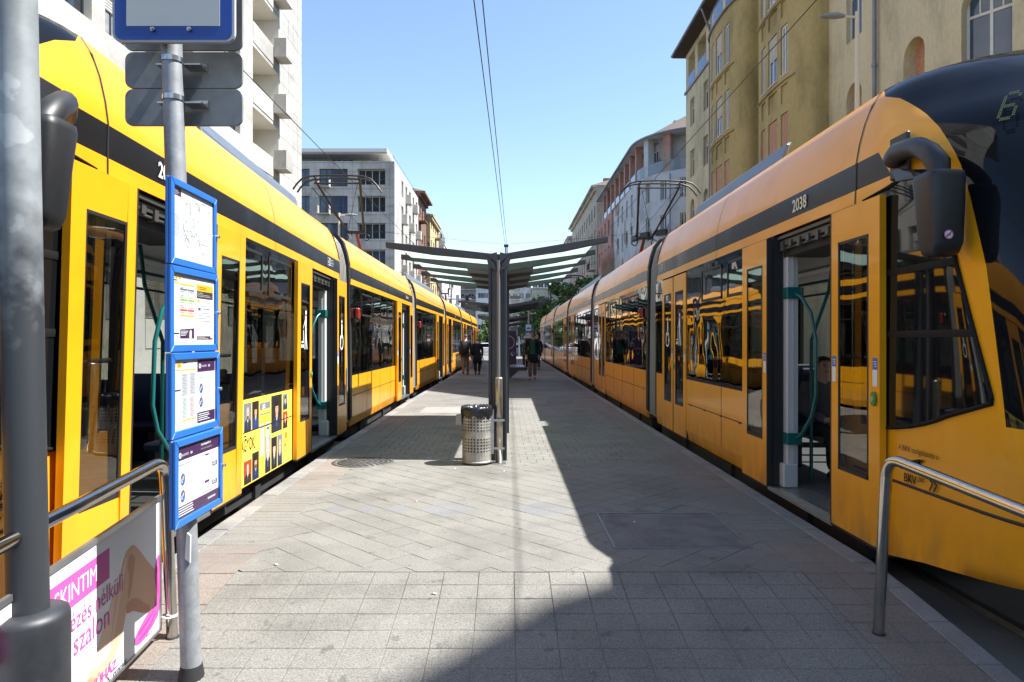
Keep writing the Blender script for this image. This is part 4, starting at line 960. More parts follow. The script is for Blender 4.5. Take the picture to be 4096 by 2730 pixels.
                if mi == 0 and a > 9:                              # pram and wheelchair pictograms
                    pb = M_(); sc_ = (p+m1+q-m2)/2; z0 = 1.42; UU = u+.0
                    def px(pts): pb.poly([(sc_+x*(1 if not left else -1)*1.0, UU, z0+y) for x, y in pts])
                    def pdisc(x, y, r): px([(x+r*math.cos(2*PI*k/12), y+r*math.sin(2*PI*k/12)) for k in range(12)])
                    if inn < 0:
                        pdisc(0, .42, .03); px([(-.03, .38), (.03, .38), (.03, .2), (-.03, .2)]); px([(-.03, .2), (.1, .2), (.1, .16), (-.03, .16)]); px([(.07, .18), (.11, .18), (.14, .02), (.10, .02)])
                        for k in range(16):
                            t0, t1 = PI*.55+k*1.35*PI/16, PI*.55+(k+1)*1.35*PI/16; px([(.02+.1*math.cos(t0), .1+.1*math.sin(t0)), (.02+.125*math.cos(t0), .1+.125*math.sin(t0)), (.02+.125*math.cos(t1), .1+.125*math.sin(t1)), (.02+.1*math.cos(t1), .1+.1*math.sin(t1))])
                    else:
                        pdisc(-.03, .46, .03); px([(-.055, .42), (0, .42), (.0, .22), (-.055, .22)]); px([(-.05, .22), (-.02, .22), (-.08, 0), (-.11, 0)]); px([(-.03, .22), (0, .22), (.02, 0), (-.01, 0)]); px([(0, .38), (.09, .27), (.09, .25), (0, .35)])
                        px([(.07, .24), (.09, .24), (.09, .1), (.16, .1), (.16, .08), (.07, .08)]); pdisc(.085, .04, .025); pdisc(.15, .04, .025)
                    pb.build('pictogram', WHT, do, recalc=False)
            if op:
                hb = M_(); hb.box(a, b, -.5, -.10, 2.30, 2.505, m=0); hb.box(a+.02, b-.02, -.10, -.055, 2.40, 2.45, m=1); hb.box(a+.02, b-.02, -.09, -.03, 2.462, 2.49, m=1)
                for k in range(7): x = a+.1+(b-a-.2)*k/6; hb.box(x-.03, x+.03, -.10, -.04, 2.35+.02*(k % 2), 2.43, m=1)
                hb.tube([(a, -.07, 2.37), (b, -.07, 2.37)], .012, 6, m=1); hb.build('door_gear', [UNDER, mat('gear_metal', (.085, .085, .075), .5, .5)], t)
                sb = M_(); sb.box(a, b, -.30, .055, .06, .092, m=0)
                for k in range(5): sb.box(a, b, .045-.022*k, .052-.022*k, .092, .097, m=1)
                sb.build('door_sill', [ALU, STEEL], t)
                jb = M_(); jb.box(b-.08, b+.06, -.21, -.10, .3, 2.30); jb.box(b-.10, b+.02, -.2, -.06, .095, .32)
                jb.box(b-.084, b-.08, -.16, -.15, .3, 2.3); jo = jb.build('door_post', mat('post_white', (.50, .51, .50), .5), t, bevel=.01)
                jb = M_(); jb.box(b+.01, b+.06, -.095, -.012, .095, 2.3); jb.build('door_jamb', RUB, t)
                for z in (.56, 1.95):
                    kb = M_(); kb.box(b-.12, b-.0, -.225, -.085, z-.055, z+.055); kb.build('handle_bracket', TEAL, t, bevel=.006)
                tb = M_(); tb.tube([(b-.1, -.17, 1.95), (b-.18, -.20, 1.9), (b-.28, -.24, 1.75), (b-.34, -.26, 1.5), (b-.34, -.26, 1.0), (b-.30, -.24, .8), (b-.18, -.20, .62), (b-.1, -.17, .56)], .017, 8); tb.build('grab_handle', TEAL, t)
                lb = M_(); lb.prism([(a+.5+.11*math.cos(2*PI*k/14), -.45+.06*math.sin(2*PI*k/14), 2.32) for k in range(14)], (0, 0, .04)); lb.build('door_lamp', mat('amber_lamp', (.35, .09, .03), .4), t)
    # ---- bellows
    for j in JT:
        bb = M_(); n = 15; rows = []
        secb = [(-.03, .16), (-.03, 1.0), (-.05, 2.5), (-.06, 2.8), (-.10, 3.0), (-.16, 3.18), (-.26, 3.30), (-.5, 3.34), (-1.2, 3.34)]; secb = secb+[(-2.4-u, z) for u, z in secb[-2::-1]]
        for k in range(n):
            d = .055*(k % 2); rows.append([(j-H+.03+(2*H-.12)*k/(n-1), -1.2+(u+1.2)*(1-d/1.2), z-d*(z > 3)) for u, z in secb])
        bb.grid(rows, smooth=False); bb.build('bellows', BELL, t, recalc=False)
        rb_ = M_()
        for k in range(0, n, 2): rb_.tube([(j-H+.03+(2*H-.12)*k/(n-1), u+.002, z+.002*(z > 3)) for u, z in secb], .009, 5)
        rb_.build('bellows_rib', mat('rib_pale', (.36, .35, .32), .5), t)
        gb = M_()
        for s_, w_ in ((j-H, .02), (j+H-.03, .07)): gb.grid([[(s_+q, u+du, z+dz) for u, z in secb] for q, du, dz in ((-w_, .038, .06), (w_, .038, .06), (w_, -.06, -.05), (-w_, -.06, -.05), (-w_, .038, .06))], smooth=False)
        gb.build('bellows_frame', RUB, t, recalc=False)
        lb = M_(); lb.box(j+H+.28, j+H+.40, .0, .08, 1.92, 2.12); lb.build('marker_lamp', REDL, t, bevel=.02)
    # ---- nose
    zl = [.05, .18, .3, .45, .57, .75, .95, 1.05, 1.2, 1.5, 1.9, 2.3, 2.51, 2.61, 2.71, 2.81, 2.95, 3.02, 3.10, 3.18, 3.26, 3.34, 3.42]
    al = [PI*k/32 for k in range(0, 33)]
    def zbot(s): return lerp([(3.0, .26), (3.4, .24), (4.77, .05)], s)
    def ab(z): return lerp([(.9, .2), (1.24, .20), (1.78, .257), (2.12, .276), (2.35, .28), (2.58, .345), (2.72, .362), (2.84, .378), (2.97, .381), (3.08, .363), (3.18, .271), (3.31, .01)], z)
    rows = []; NA, NB = 6, 22
    for z in zl:
        sm_ = (SEAM+lerp(SCT, z))/2; r_ = [(SEAM, us(z), z), (sm_, us(z), z)]; b_ = ab(z)
        aa = [b_*k/NA for k in range(NA)]+[b_+(PI-2*b_)*k/NB for k in range(NB)]+[PI-b_+b_*k/NA for k in range(NA+1)]
        for a in aa: s_, u = nose(a, z); r_.append((s_, u, max(z, zbot(s_)) if z < .3 else z))
        r_ += [(sm_, -2.4-us(z), z), (SEAM, -2.4-us(z), z)]; rows.append(r_)
    def mf(i, j):
        z = (zl[i]+zl[i+1])/2; glass_ = 2+NA <= j < 2+NA+NB
        if glass_ and z > 1.0: return 3 if z > 2.68 else 1
        if 2.61 < z < 2.81 and (j < 2 or j > 2*NA+NB+1): return 2
        return 0
    nb_ = M_(); nb_.grid(rows, mfun=mf)
    top = rows[-1]; nb_.poly(top, m=3); 
    nb_.build('cab', [YEL, mat('windscreen_black', (.006, .007, .009), .03, spec=.25), BLKS, mat('fairing_black', (.006, .0065, .008), .10, spec=.14)], t, recalc=False)
    rb_ = M_(); rb_.grid([[(SEAM+d, u+du, z+dz) for u, z in SEC] for d, du, dz in ((-.008, .004, .003), (.008, .004, .003))], smooth=False); rb_.build('cab_joint', RUB, t, recalc=False)
    # cab side window
    tp = [(3.62, 1.19), (3.8, 1.65), (3.97, 2.1), (4.08, 2.42), (4.2, 2.54), (4.35, 2.575), (4.5, 2.55), (4.62, 2.53), (4.92, 2.51)]
    bt = [(3.62, 1.165), (3.8, 1.11), (3.97, 1.06), (4.08, 1.02), (4.2, .985), (4.35, .95), (4.5, .925), (4.62, .91), (4.92, .90)]
    wb = M_(); rws = []
    for (s_, zt_), (_, zb_) in zip(tp, bt): rws.append([(s_, side_u(s_, zb_+(zt_-zb_)*k/8)+.006, zb_+(zt_-zb_)*k/8) for k in range(9)])
    wb.grid(rws); wo = wb.build('cab_window', BGLASS, t, recalc=False)
    fb = M_()
    for z, se in ((1.54, 3.76), (1.955, 3.91)): fb.grid([[(s_, side_u(s_, z)+.010, z-.022), (s_, side_u(s_, z)+.014, z), (s_, side_u(s_, z)+.010, z+.022)] for s_ in [4.9+(se-4.9)*k/8 for k in range(9)]])
    fb.tube([(s_, side_u(s_, z)+.008, z) for s_, z in tp]+[(s_, side_u(s_, z)+.008, z) for s_, z in bt[::-1]]+[(tp[0][0], side_u(tp[0][0], 1.19)+.008, 1.19)], .014, 5)
    fb.build('glazing_bar', mat('dull_black', (.008, .008, .008), .7, spec=.2), wo, recalc=False)
    sb = M_()
    ln = [nose(a, .57) for a in al[:14]]; sb.tube([(SEAM, .002, .57)]+[(s_, u+.001, .57) for s_, u in ln], .010, 5); sb.build('bumper_seam', RUB, t)
    # headlamp housing on the nose corner
    hl = M_(); hl.add([(*nose(a, z), z) for z in (.62, .95) for a in (al[4], al[7])], []); 
    hrows = [[(nose(a, z)[0]-.012, nose(a, z)[1]+.004, z) for a in al[5:11]] for z in (.66, .74, .82, .9)]; hl.grid(hrows); hl.build('headlamp', mat('lamp_glass', (.35, .36, .38), .08, spec=.6, coat=.5), t, recalc=False)
    # line number in dots behind the top glass
    six = ["01110", "10001", "10000", "10000", "11110", "10001", "10001", "10001", "01110"]
    db = M_(); best = None
    for ia in range(20, 90):
        for iz in range(0, 40):
            a = ia*.012; z = 2.7+iz*.015; s_, u = nose(a, z); e = abs((2.56-u)/s_-.7345)+abs((z-1.5)/s_-.3416)
            if best is None or e < best[0]: best = (e, a, z)
    _, a, z = best; c0 = Vector((*nose(a, z), z)); Ut = Vector((*nose(a+.05, z), z))-c0; Vt = Vector((*nose(a, z+.06), z+.06))-c0; Nt = Ut.cross(Vt).normalized(); Nt = Nt if Nt.x < 0 else -Nt
    Vt = (Vector((0, 0, 1))-Nt*Nt.z).normalized(); Ut = (Ut-Vt*Ut.dot(Vt)-Nt*Ut.dot(Nt)).normalized()
    for r_ in range(9):
        for c_ in range(5):
            if six[r_][c_] == '1':
                for oz in (0, 1):
                    for oa in (0, 1):
                        q = c0+Ut*((c_*2+oa-4.5)*.0085)+Vt*((8.5-r_*2-oz)*.0175)+Nt*.02
                        db.poly([tuple(q+Ut*.0036*math.cos(k*PI/3)+Vt*.007*math.sin(k*PI/3)) for k in range(6)])
    db.build('line_number', mat('display_dots', (.14, .15, .02), .5, emit=.06), t, recalc=False)
    # mirror
    ms = 4.5; hu = .13 if not left else .39; hs = 3.84; e_ = hu/.13
    mb = M_(); mb.box(ms-.14, ms+.06, -.012, .016, 2.56, 2.84); mo = mb.build('mirror_bracket', DARK, t, bevel=.008)
    zo = 0 if not left else -.06
    mb = M_(); mb.tube([(ms-.02, .03, 2.69+zo), (ms-.14, .03+.04*e_, 2.70+zo), (ms-.30, .085*e_, 2.685+zo), (ms-.44, .115*e_, 2.65+zo), (ms-.56, .125*e_, 2.58+zo), (ms-.64, hu, 2.50+zo), (ms-.66, hu, 2.43+zo)], [.066, .064, .060, .058, .060, .064, .05], 12)
    mb.prism([(ms-.06, .02, 2.60), (ms-.2, .05*e_, 2.58), (ms-.42, .10*e_, 2.50), (ms-.46, .11*e_, 2.46), (ms-.2, .07*e_, 2.50)], (0, .05, 0)); mb.build('mirror_arm', DARK, t)
    mb = M_()
    rws = []
    for z, a_, b_, off in ((1.97, .045, .05, .0), (1.985, .072, .075, .0), (2.04, .090, .092, 0), (2.27, .102, .102, .005), (2.40, .108, .108, .01), (2.435, .104, .102, .01), (2.45, .06, .07, .01)):
        rws.append([(hs+a_*math.copysign(abs(math.cos(q))**.45, math.cos(q)), hu+off+b_*math.copysign(abs(math.sin(q))**.45, math.sin(q)), z) for q in [2*PI*k/24 for k in range(25)]])
    mb.grid(rws); mb.poly(rws[0]); mb.poly(rws[-1][::-1]); ho = mb.build('mirror_housing', DARK, t, recalc=False)
    # small round sticker on the mirror, facing the driver side (towards the viewer)
    P_ = None
    c3 = Vector(tf(hs-.100, hu+.02, 2.08)); sgn = -1 if left else 1
    P_ = Panel(c3, (1, 0, 0), (0, 0, 1)); P_.disc(0, 0, .026, flatc(235, 225, 230), .003); P_.ring(0, 0, .021, .026, flatc(190, 110, 150), .004); P_.poly([(-.018, -.012), (-.012, -.018), (.018, .012), (.012, .018)], flatc(200, 90, 110), .005); P_.poly([(-.012, .0), (.01, .008), (.012, -.006), (-.004, -.01)], flatc(150, 150, 160), .004)
    P_.build('sticker', ho)
    # lettering
    ux = (0, -1, 0) if not left else (0, 1, 0)
    if left:
        def PP(s_, z, d=.004):
            O = Vector(tf(s_, d+us(z), z)); O2 = Vector(tf(s_+.5, d+us(z), z)); return Panel(O, O2-O, (0, 0, 1))
        fl = -1
    else:
        def PP(s_, z, d=.004): return Panel(tf(s_, d+us(z), z), (0, -1, 0), (0, 0, 1))
    # right side reads from far to near; left side reads from near to far
    LG = flatc(205, 206, 208)
    def logo(s_, z):
        p = PP(s_, z, .006); p.rect(0, .0, .11, .008, LG); p.rect(0, .105, .11, .113, LG); p.rect(0, .0, .008, .113, LG); p.text('BKK', .015, .035, .052, LG); p.ring(.14, .056, .045, .06, LG, n=20); p.ring(.14, .056, .018, .026, LG, n=14)
        for k, wd in enumerate(('BUDAPESTI', 'KÖZLEKEDÉSI', 'KÖZPONT')): p.text(wd, .21, .083-.04*k, .03, LG)
        p.build('logo', t)
    if not left:
        p = PP(6.18, 2.655, .006); p.text('2038', 0, 0, .155, flatc(225, 222, 200), bold=.003, sx=.95); p.build('fleet_number', t)
        logo(11.55, 2.66); logo(35., 2.66)
        p = PP(20.2, 2.66, .006); p.text('BUDAPEST', 0, .02, .06, LG); p.build('logo', t)
    else:
        p = PP(5.70, 2.655, .006); p.text('20', 0, 0, .155, flatc(240, 240, 235), bold=.003, sx=.95); p.build('fleet_number', t)
        logo(11.02, 2.66); logo(34.5, 2.66)
        p = PP(19.2, 2.66, .006); p.text('BUDAPEST', .12, .02, .07, LG, bold=.001); p.ring(.05, .05, .02, .045, LG); p.build('logo', t)
    K = flatc(28, 24, 18)
    s_ = 4.46 if not left else 4.02
    p = PP(s_, .79, .012)
    p.text('A BKK szolgáltatója a', 0, 0, .05, K, sx=.95)
    for dy in (0, .0):
        p.line([(.02, -.12), (.10, -.10), (.16, -.07), (.24, -.045)], .012, K); p.line([(.02, -.075), (.12, -.075)], .0001, K)
    p.line([(.24, -.03), (.12, -.06), (.11, -.085), (.40, -.125)], .011, K); p.line([(.27, -.03), (.16, -.062), (.15, -.08), (.42, -.108)], .011, K); p.line([(.0, -.10), (.43, -.125)], .006, K)
    p.line([(.30, -.115), (.36, -.15), (.33, -.20)], .013, K); p.line([(.34, -.118), (.40, -.155), (.37, -.20)], .013, K)
    p.text('BKV', .06, -.195, .075, K, bold=.002); p.text('ZRT', .215, -.165, .035, K, bold=.001); p.build('operator_logo', t)
    # ---- pantographs
    for sk in ((17.0, 41.5) if not left else (16.6, 39.5)):
        u = -1.2; kn = (sk+1.9, u, 4.33); zt_ = 5.42 if not left else 5.28
        pb = M_(); pb.box(sk+2.6, sk+3.6, -1.55, -.85, 3.47, 3.56, m=0); pb.tube([(sk+3.1, u, 3.55), kn], [.055, .045], 8, m=1)
        pb.box(sk+1.84, sk+1.96, u-.24, u+.24, 4.29, 4.36, m=0)
        for e in (-.27, .27): pb.tube([(sk+1.9, u+e+.08*math.cos(q), 4.2+.08*math.sin(q)) for q in [2*PI*k/12 for k in range(13)]], .014, 5, m=0)
        hd = (sk, u, zt_)
        for e in (-1, 1): pb.tube([(kn[0], u+e*.21, 4.33), (sk+.02, u+e*.50, zt_-.1)], .028, 6, m=0)
        pb.tube([(kn[0]+.05, u-.1, 4.25), (sk+.1, u-.62, zt_-.2)], .012, 5, m=0); pb.tube([(kn[0], u+.2, 4.4), (sk+.02, u-.45, zt_-.12)], .006, 4, m=0); pb.tube([(kn[0], u-.2, 4.4), (sk+.02, u+.45, zt_-.12)], .006, 4, m=0)
        pb.tube([(sk+.02, u-.55, zt_-.12), (sk+.02, u+.55, zt_-.12)], .022, 6, m=0)
        po = pb.build('pantograph', [BLK, REDP], t)
        hb = M_()
        for ds in (-.16, .16): hb.tube([(sk+ds, u+x, zt_+z) for x, z in ((-.98, -.30), (-.9, -.18), (-.78, -.06), (-.6, 0), (-.2, .02), (.2, .02), (.6, 0), (.78, -.06), (.9, -.18), (.98, -.30))], .022, 6)
        for e in (-.5, .5): hb.tube([(sk-.16, u+e, zt_-.02), (sk+.16, u+e, zt_-.02)], .02, 5); hb.tube([(sk, u+e, zt_-.12), (sk, u+e, zt_)], .025, 5)
        hb.build('contact_strip', BLK, po)
    # ---- advert on the left tram
    if left:
        class AP(Panel):
            def P(s, a, b, d=0): return Panel.P(s, .17+a*.91, (b-.16)*1.2+.03, d)
        p = AP(tf(7.32, .004, .07), Vector(tf(9.15, .004, .07))-Vector(tf(7.32, .004, .07)), (0, 0, 1))
        W_ = 1.80; YA = flatc(250, 226, 90); SK = [flatc(226, 178, 150), flatc(214, 160, 132), flatc(232, 190, 165)]; NV = flatc(44, 46, 66); CH = flatc(40, 38, 36); RD = flatc(176, 60, 40); GY = flatc(120, 124, 132); WH = flatc(238, 238, 236)
        p.rect(-.17, .16, W_+.0, .86, YA, .0010)
        def portrait(x0, y0, x1, y1, bgc, hair, top_, skin, bald=False, beard=False):
            w2 = x1-x0; h2 = y1-y0; p.rect(x0, y0, x1, y1, bgc, .0016)
            cx = x0+w2*.5; hy = y0+h2*.64; r = min(w2*.30, h2*.19)
            p.poly([(cx-w2*.42, y0), (cx+w2*.42, y0), (cx+w2*.38, y0+h2*.34), (cx+r*.5, y0+h2*.46), (cx-r*.5, y0+h2*.46), (cx-w2*.38, y0+h2*.34)], top_, .0022)
            p.poly([(cx-r*.6, y0+h2*.44), (cx+r*.6, y0+h2*.44), (cx, y0+h2*.26)], WH, .0026); p.poly([(cx-r*.12, y0+h2*.4), (cx+r*.12, y0+h2*.4), (cx+r*.1, y0+h2*.14), (cx-r*.1, y0+h2*.14)], flatc(90, 130, 170), .003)
            p.rect(cx-r*.42, hy-r*1.5, cx+r*.42, hy-r*.8, skin, .0028)
            if not bald: p.disc(cx, hy+r*.28, r*1.12, hair, .003, 16)
            p.poly([(cx+r*.86*math.cos(2*PI*k/18), hy-r*.05+r*1.18*math.sin(2*PI*k/18)) for k in range(18)], skin, .0034)
            if not bald: p.poly([(cx-r*.9, hy+r*.3), (cx+r*.9, hy+r*.3), (cx+r*.75, hy+r*1.05), (cx, hy+r*1.3), (cx-r*.75, hy+r*1.05)], hair, .0036)
            if beard: p.poly([(cx-r*.62, hy-r*.5), (cx+r*.62, hy-r*.5), (cx+r*.3, hy-r*1.2), (cx-r*.3, hy-r*1.2)], hair, .0037)
            for e in (-.36, .36): p.rect(cx+r*(e-.15), hy+r*.02, cx+r*(e+.15), hy+r*.14, CH, .0040)
            p.rect(cx-r*.07, hy-r*.36, cx+r*.1, hy+r*.02, flatc(196, 140, 116), .0039); p.rect(cx-r*.3, hy-r*.66, cx+r*.3, hy-r*.54, flatc(170, 84, 76), .0040)
        portrait(.02, .60, .26, .83, GY, CH, NV, SK[0], True, True); portrait(.28, .60, .50, .83, CH, flatc(50, 34, 26), flatc(44, 60, 120), SK[1])
        portrait(.94, .50, 1.36, .84, CH, flatc(34, 28, 24), NV, SK[1]); portrait(1.40, .68, 1.60, .83, GY, flatc(44, 32, 24), NV, SK[0]); portrait(1.40, .50, 1.60, .66, RD, CH, CH, SK[2], True)
        portrait(.02, .17, .26, .36, RD, CH, CH, SK[2], True); portrait(.28, .17, .50, .40, CH, flatc(30, 26, 22), flatc(30, 44, 90), SK[1], False, True)
        p.rect(.53, .74, .90, .80, GY, .0016); p.text('2022', .62, .75, .05, WH, .002, bold=.001)
        p.rect(.53, .17, .90, .71, flatc(240, 214, 70), .0014); p.line([(.53, .70), (.90, .70), (.90, .18)], .012, GY, .0017); p.line([(.70, .69), (.70, .18)], .008, CH, .0017)
        for x0, x1 in ((.55, .67), (.74, .87)): p.rect(x0, .34, x1, .62, flatc(170, 176, 180), .0018)
        portrait(.70, .17, .92, .50, flatc(150, 152, 150), CH, CH, SK[2], True)
        portrait(.94, .17, 1.16, .46, CH, CH, CH, SK[2]); portrait(1.18, .17, 1.37, .46, GY, CH, flatc(40, 44, 60), SK[0], True)
        p.text('AGYOK!', -.06, .44, .15, CH, .002, bold=.003, sx=.80)
        p.rect(1.48, .40, 1.58, .46, flatc(230, 140, 20), .002); p.text('BKV', 1.46, .32, .05, CH, .002, bold=.001); p.text('BKV ZRT', 1.46, .27, .03, CH, .002); p.line([(1.42, .375), (1.64, .375)], .006, CH, .002)
        p.rect(0, .592, W_, .600, CH, .0045)
        p.build('portrait_advert', t)
    return t
tramR = make_tram(False); tramL = make_tram(True)
# ------------------------------------------------------------------ shelters
def make_shelter(y0, label):
    xc = -.125; t = thing('tram_shelter', label, 'shelter', (xc, y0, 0), 'steel and glass shelters along the platform')
    n = 5; pitch = 1.22; zr = 2.60
    for k in range(n):
        y = y0+k*pitch
        for sg, tip, zt in ((-1, 1.41, 2.73), (1, 1.37, 2.80)):
            bm_ = MB(); a = xc+sg*.05; b = xc+sg*tip; h0 = .05 if k == 0 else .075; h1 = .07
            P = [(a, zr-.02), (b, zt), (b, zt-h1), (a+sg*.55*tip, zr-.02+(zt-zr)*.55-h1-.012), (a, zr-.02-h0-.03)]
            bm_.prism([(x, y-.04, z) for x, z in P], (0, .08, 0)); bm_.build('roof_beam', ANTH, t, bevel=.004)
        if k < n-1:
            for sg, tip, zt in ((-1, 1.26, 2.73), (1, 1.22, 2.80)):
                gm = MB(); sl = (zt-zr)/(1.4-.05); a = xc+sg*.05; b = xc+sg*tip; za = zr+.0+sl*.11; zb = zr+sl*(tip-.05)
                gm.prism([(a, y+.045, za-.035), (b, y+.045, zb-.035), (b, y+pitch-.045, zb-.035), (a, y+pitch-.045, za-.035)], (0, 0, .012)); gm.build('roof_glass', ROOFGL, t)
                if k == 0: continue
                gm = MB(); c = xc+sg*.5; zc = zr+sl*.45
                gm.prism([(a, y+.045, za-.07), (c, y+.045, zc-.07), (c, y+pitch-.045, zc-.07), (a, y+pitch-.045, za-.07)], (0, 0, .02)); gm.build('ceiling_panel', mat('shelter_ceiling', (.14, .16, .155), .5), t)
    gm = MB(); gm.box(xc-.06, xc+.06, y0, y0+4*pitch, zr-.09, zr-.02); gm.build('ridge_beam', ANTH, t)
    lm = MB(); lm.prism([(-1.22, y0+.25, 2.655), (-.82, y0+.25, 2.615), (-.82, y0+.42, 2.615), (-1.22, y0+.42, 2.655)], (0, 0, .04)); lm.build('light_fitting', mat('lamp_box_tan', (.42, .30, .16), .5), t)
    for k in (0, 2, 4):
        y = y0+k*pitch; c = MB()
        c.box(xc-.125, xc-.09, y-.05, y+.09, 0, 2.5, m=1); c.box(xc-.09, xc-.02, y-.015, y+.05, 0, 2.56, m=2); c.box(xc+.03, xc+.07, y-.012, y+.05, 0, 2.56); c.box(xc+.07, xc+.105, y-.05, y+.09, 0, 2.5, m=1)
        co = c.build('column', [ANTH, mat('column_blue_grey', (.032, .042, .055), .45), mat('column_bronze', (.085, .075, .058), .5, var=.2, vscale=5)], t, bevel=.004)
        c = MB(); c.tube([(xc+.0, y-.03, 0), (xc+.0, y-.03, 2.5)], .028, 10); c.build('drain_pipe', mat('pipe_grey', (.20, .21, .215), .4, .3), co)
        for sg in (-1, 1):
            c = MB(); c.prism([(xc+sg*.0, y-.052, 2.44), (xc+sg*.13, y-.052, 2.57), (xc+sg*.02, y-.052, 2.60)], (0, .10, 0)); c.prism([(xc+sg*.02, y-.055, 2.36), (xc+sg*.125, y-.055, 2.42), (xc+sg*.16, y-.055, 2.56), (xc+sg*.06, y-.055, 2.47)], (0, .11, 0)); c.build('bracket', ANTH, co)
    w = MB(); w.box(-.015, .0, y0+2*pitch+.1, y0+4*pitch-.1, .25, 2.25); w.build('glass_wall', CLEAR, t)
    w = MB()
    for a, b in ((2*pitch+.02, 2*pitch+.1), (3*pitch-.02, 3*pitch+.02), (4*pitch-.1, 4*pitch-.02)): w.box(-.03, .01, y0+a, y0+b, 0, 2.35)
    w.build('wall_frame', MC['column_blue_grey'], t)
    return t
S0 = make_shelter(8.56, 'nearest shelter with a V shaped glass roof, behind the perforated bin')
for y, lb in ((20.9, 'second shelter with slatted bench, behind the nearest shelter'), (33.6, 'third shelter, between the second and the farthest shelter'), (45.5, 'farthest shelter, at the far end of the platform')):
    c = copy_tree(S0); c.location = (-.125, y, 0); c['label'] = lb
# bench and purple panel by the second shelter
t = thing('bench', 'slatted bench bracketed to the back wall of the second shelter', 'bench', (.3, 25.6, 0))
for k in range(6):
    b = MB(); b.box(.05+.095*k, .12+.095*k, 25.1, 26.9, .50, .53); b.build('slat', ALU, t)
b = MB(); b.box(-.02, .66, 25.12, 25.2, .38, .495); b.box(-.02, .66, 26.7, 26.78, .38, .495)
for y in (25.12, 26.7): b.prism([(0, y, .05), (0, y, .38), (.38, y, .38)], (0, .05, 0))
b.build('frame', ANTH, t)
t = thing('advert_panel', 'purple advert panel with a large ring logo beside the bench', 'advert panel', (.16, 27, 0))
b = MB(); b.box(-.14, .31, 27, 27.16, .55, 1.86); b.build('panel_body', mat('purple_print', (.045, .015, .075), .35), t, bevel=.01)
b = MB(); b.box(-.15, .32, 26.99, 27.17, 1.862, 1.90); b.build('panel_cap', mat('cap_blue', (.12, .25, .42), .4), t)
b = MB(); b.box(.02, .10, 27.04, 27.12, 0, .55); b.build('panel_foot', ANTH, t)
p = Panel((0, 26.995, 0), (1, 0, 0), (0, 0, 1)); LG2 = flatc(190, 186, 200)
p.ring(-.02, 1.42, .24, .27, LG2, .003, 30); p.ring(.17, .98, .05, .065, LG2, .003); p.poly([(.06, 1.02), (.17, .93), (.2, .86), (.12, .9)], flatc(220, 225, 230), .004); p.build('ring_logo', t)

# ------------------------------------------------------------------ bin and bollard
t = thing('litter_bin', 'perforated stainless steel litter bin with a black bag folded over its rim', 'litter bin', (-.385, 8.32, 0))
STB = mat('bin_steel', (.34, .325, .29), .55, .35, var=.25, vscale=7, stain=.35, stscale=4, grain=.12, gscale=60)
bx_, by_ = -.385, 8.32; r = .178; mb = MB(); nA = 28
def cyl(a, z, rr_=r): return (bx_+rr_*math.cos(a), by_+rr_*math.sin(a), z)
for z0, z1, nr in ((.03, .15, 0), (.15, .33, 5), (.33, .40, 0), (.40, .58, 5), (.58, .66, 0)):
    rowsn = nr or 1
    for i in range(rowsn):
        za, zb = z0+(z1-z0)*i/rowsn, z0+(z1-z0)*(i+1)/rowsn
        for k in range(nA):
            a0, a1 = 2*PI*k/nA, 2*PI*(k+1)/nA; am = (a0+a1)/2; zm = (za+zb)/2; c = [cyl(a0, za), cyl(a1, za), cyl(a1, zb), cyl(a0, zb)]
            if not nr: mb.add(c, [(0, 1, 2, 3)], True)
            else:
                da = (a1-a0)*.34; dz = (zb-za)*.36; d = [cyl(am, zm-dz), cyl(am+da, zm), cyl(am, zm+dz), cyl(am-da, zm)]
                mb.add(c+d, [(0, 1, 4), (1, 2, 5), (2, 3, 6), (3, 0, 7), (0, 4, 7), (1, 5, 4), (2, 6, 5), (3, 7, 6)], True)
mb.lathe([(r-.006, .02), (r+.004, .02), (r+.004, .045), (r-.006, .045)], (bx_, by_, 0), nA); mb.lathe([(r-.004, .645), (r+.006, .65), (r+.004, .665), (r-.008, .66)], (bx_, by_, 0), nA)
mb.build('perforated_drum', STB, t, recalc=False)
mb = MB(); mb.lathe([(0, .03), (r-.02, .03), (r-.02, .55), (r-.03, .55)], (bx_, by_, 0), 24); mb.build('inner_bag', RUB, t)
rb = random.Random(5); rows_ = []
for i, (rr_, z) in enumerate(((r-.05, .56), (r-.02, .66), (r+.004, .70), (r+.016, .695), (r+.02, .66), (r+.018, .61), (r+.008, .575))):
    rows_.append([cyl(2*PI*k/60, z+rb.uniform(-.012, .012)*(1 if i in (2, 6) else .5)+.012*math.sin(k*.9)*(i == 6), rr_+rb.uniform(-.007, .006)+.004*math.sin(k*1.3+i)) for k in range(60)]); rows_[-1].append(rows_[-1][0])
mb = MB(); mb.grid(rows_); mb.build('bag_rim', mat('black_bag', (.012, .013, .016), .28, spec=.6), t, recalc=False)
mb = MB(); mb.box(bx_-r-.075, bx_-r-.0, by_-.07, by_+.05, .47, .60); mb.build('ashtray', STB, t, bevel=.01)
mb = MB(); mb.box(bx_+r-.01, bx_+r+.03, by_-.03, by_+.03, .12, .66)
for z in (.18, .52): mb.box(bx_+r+.03, bx_+r+.16, by_-.075, by_-.065, z, z+.025)
mb.build('mounting_bracket', ALU, t)
t = thing('bollard', 'round stainless steel post carrying the litter bin', 'post', (-.115, 8.32, 0))
mb = MB(); mb.lathe([(.046, 0), (.046, 1.03), (.04, 1.05), (0, 1.053)], (-.115, 8.32, 0), 20); mb.build('post', mat('post_steel', (.46, .42, .36), .3, .9, var=.2, vscale=9, stain=.2, stscale=6), t)
mb = MB(); mb.box(-.20, -.03, 8.25, 8.40, 0, .012); mb.build('foot_plate', ALU, t)

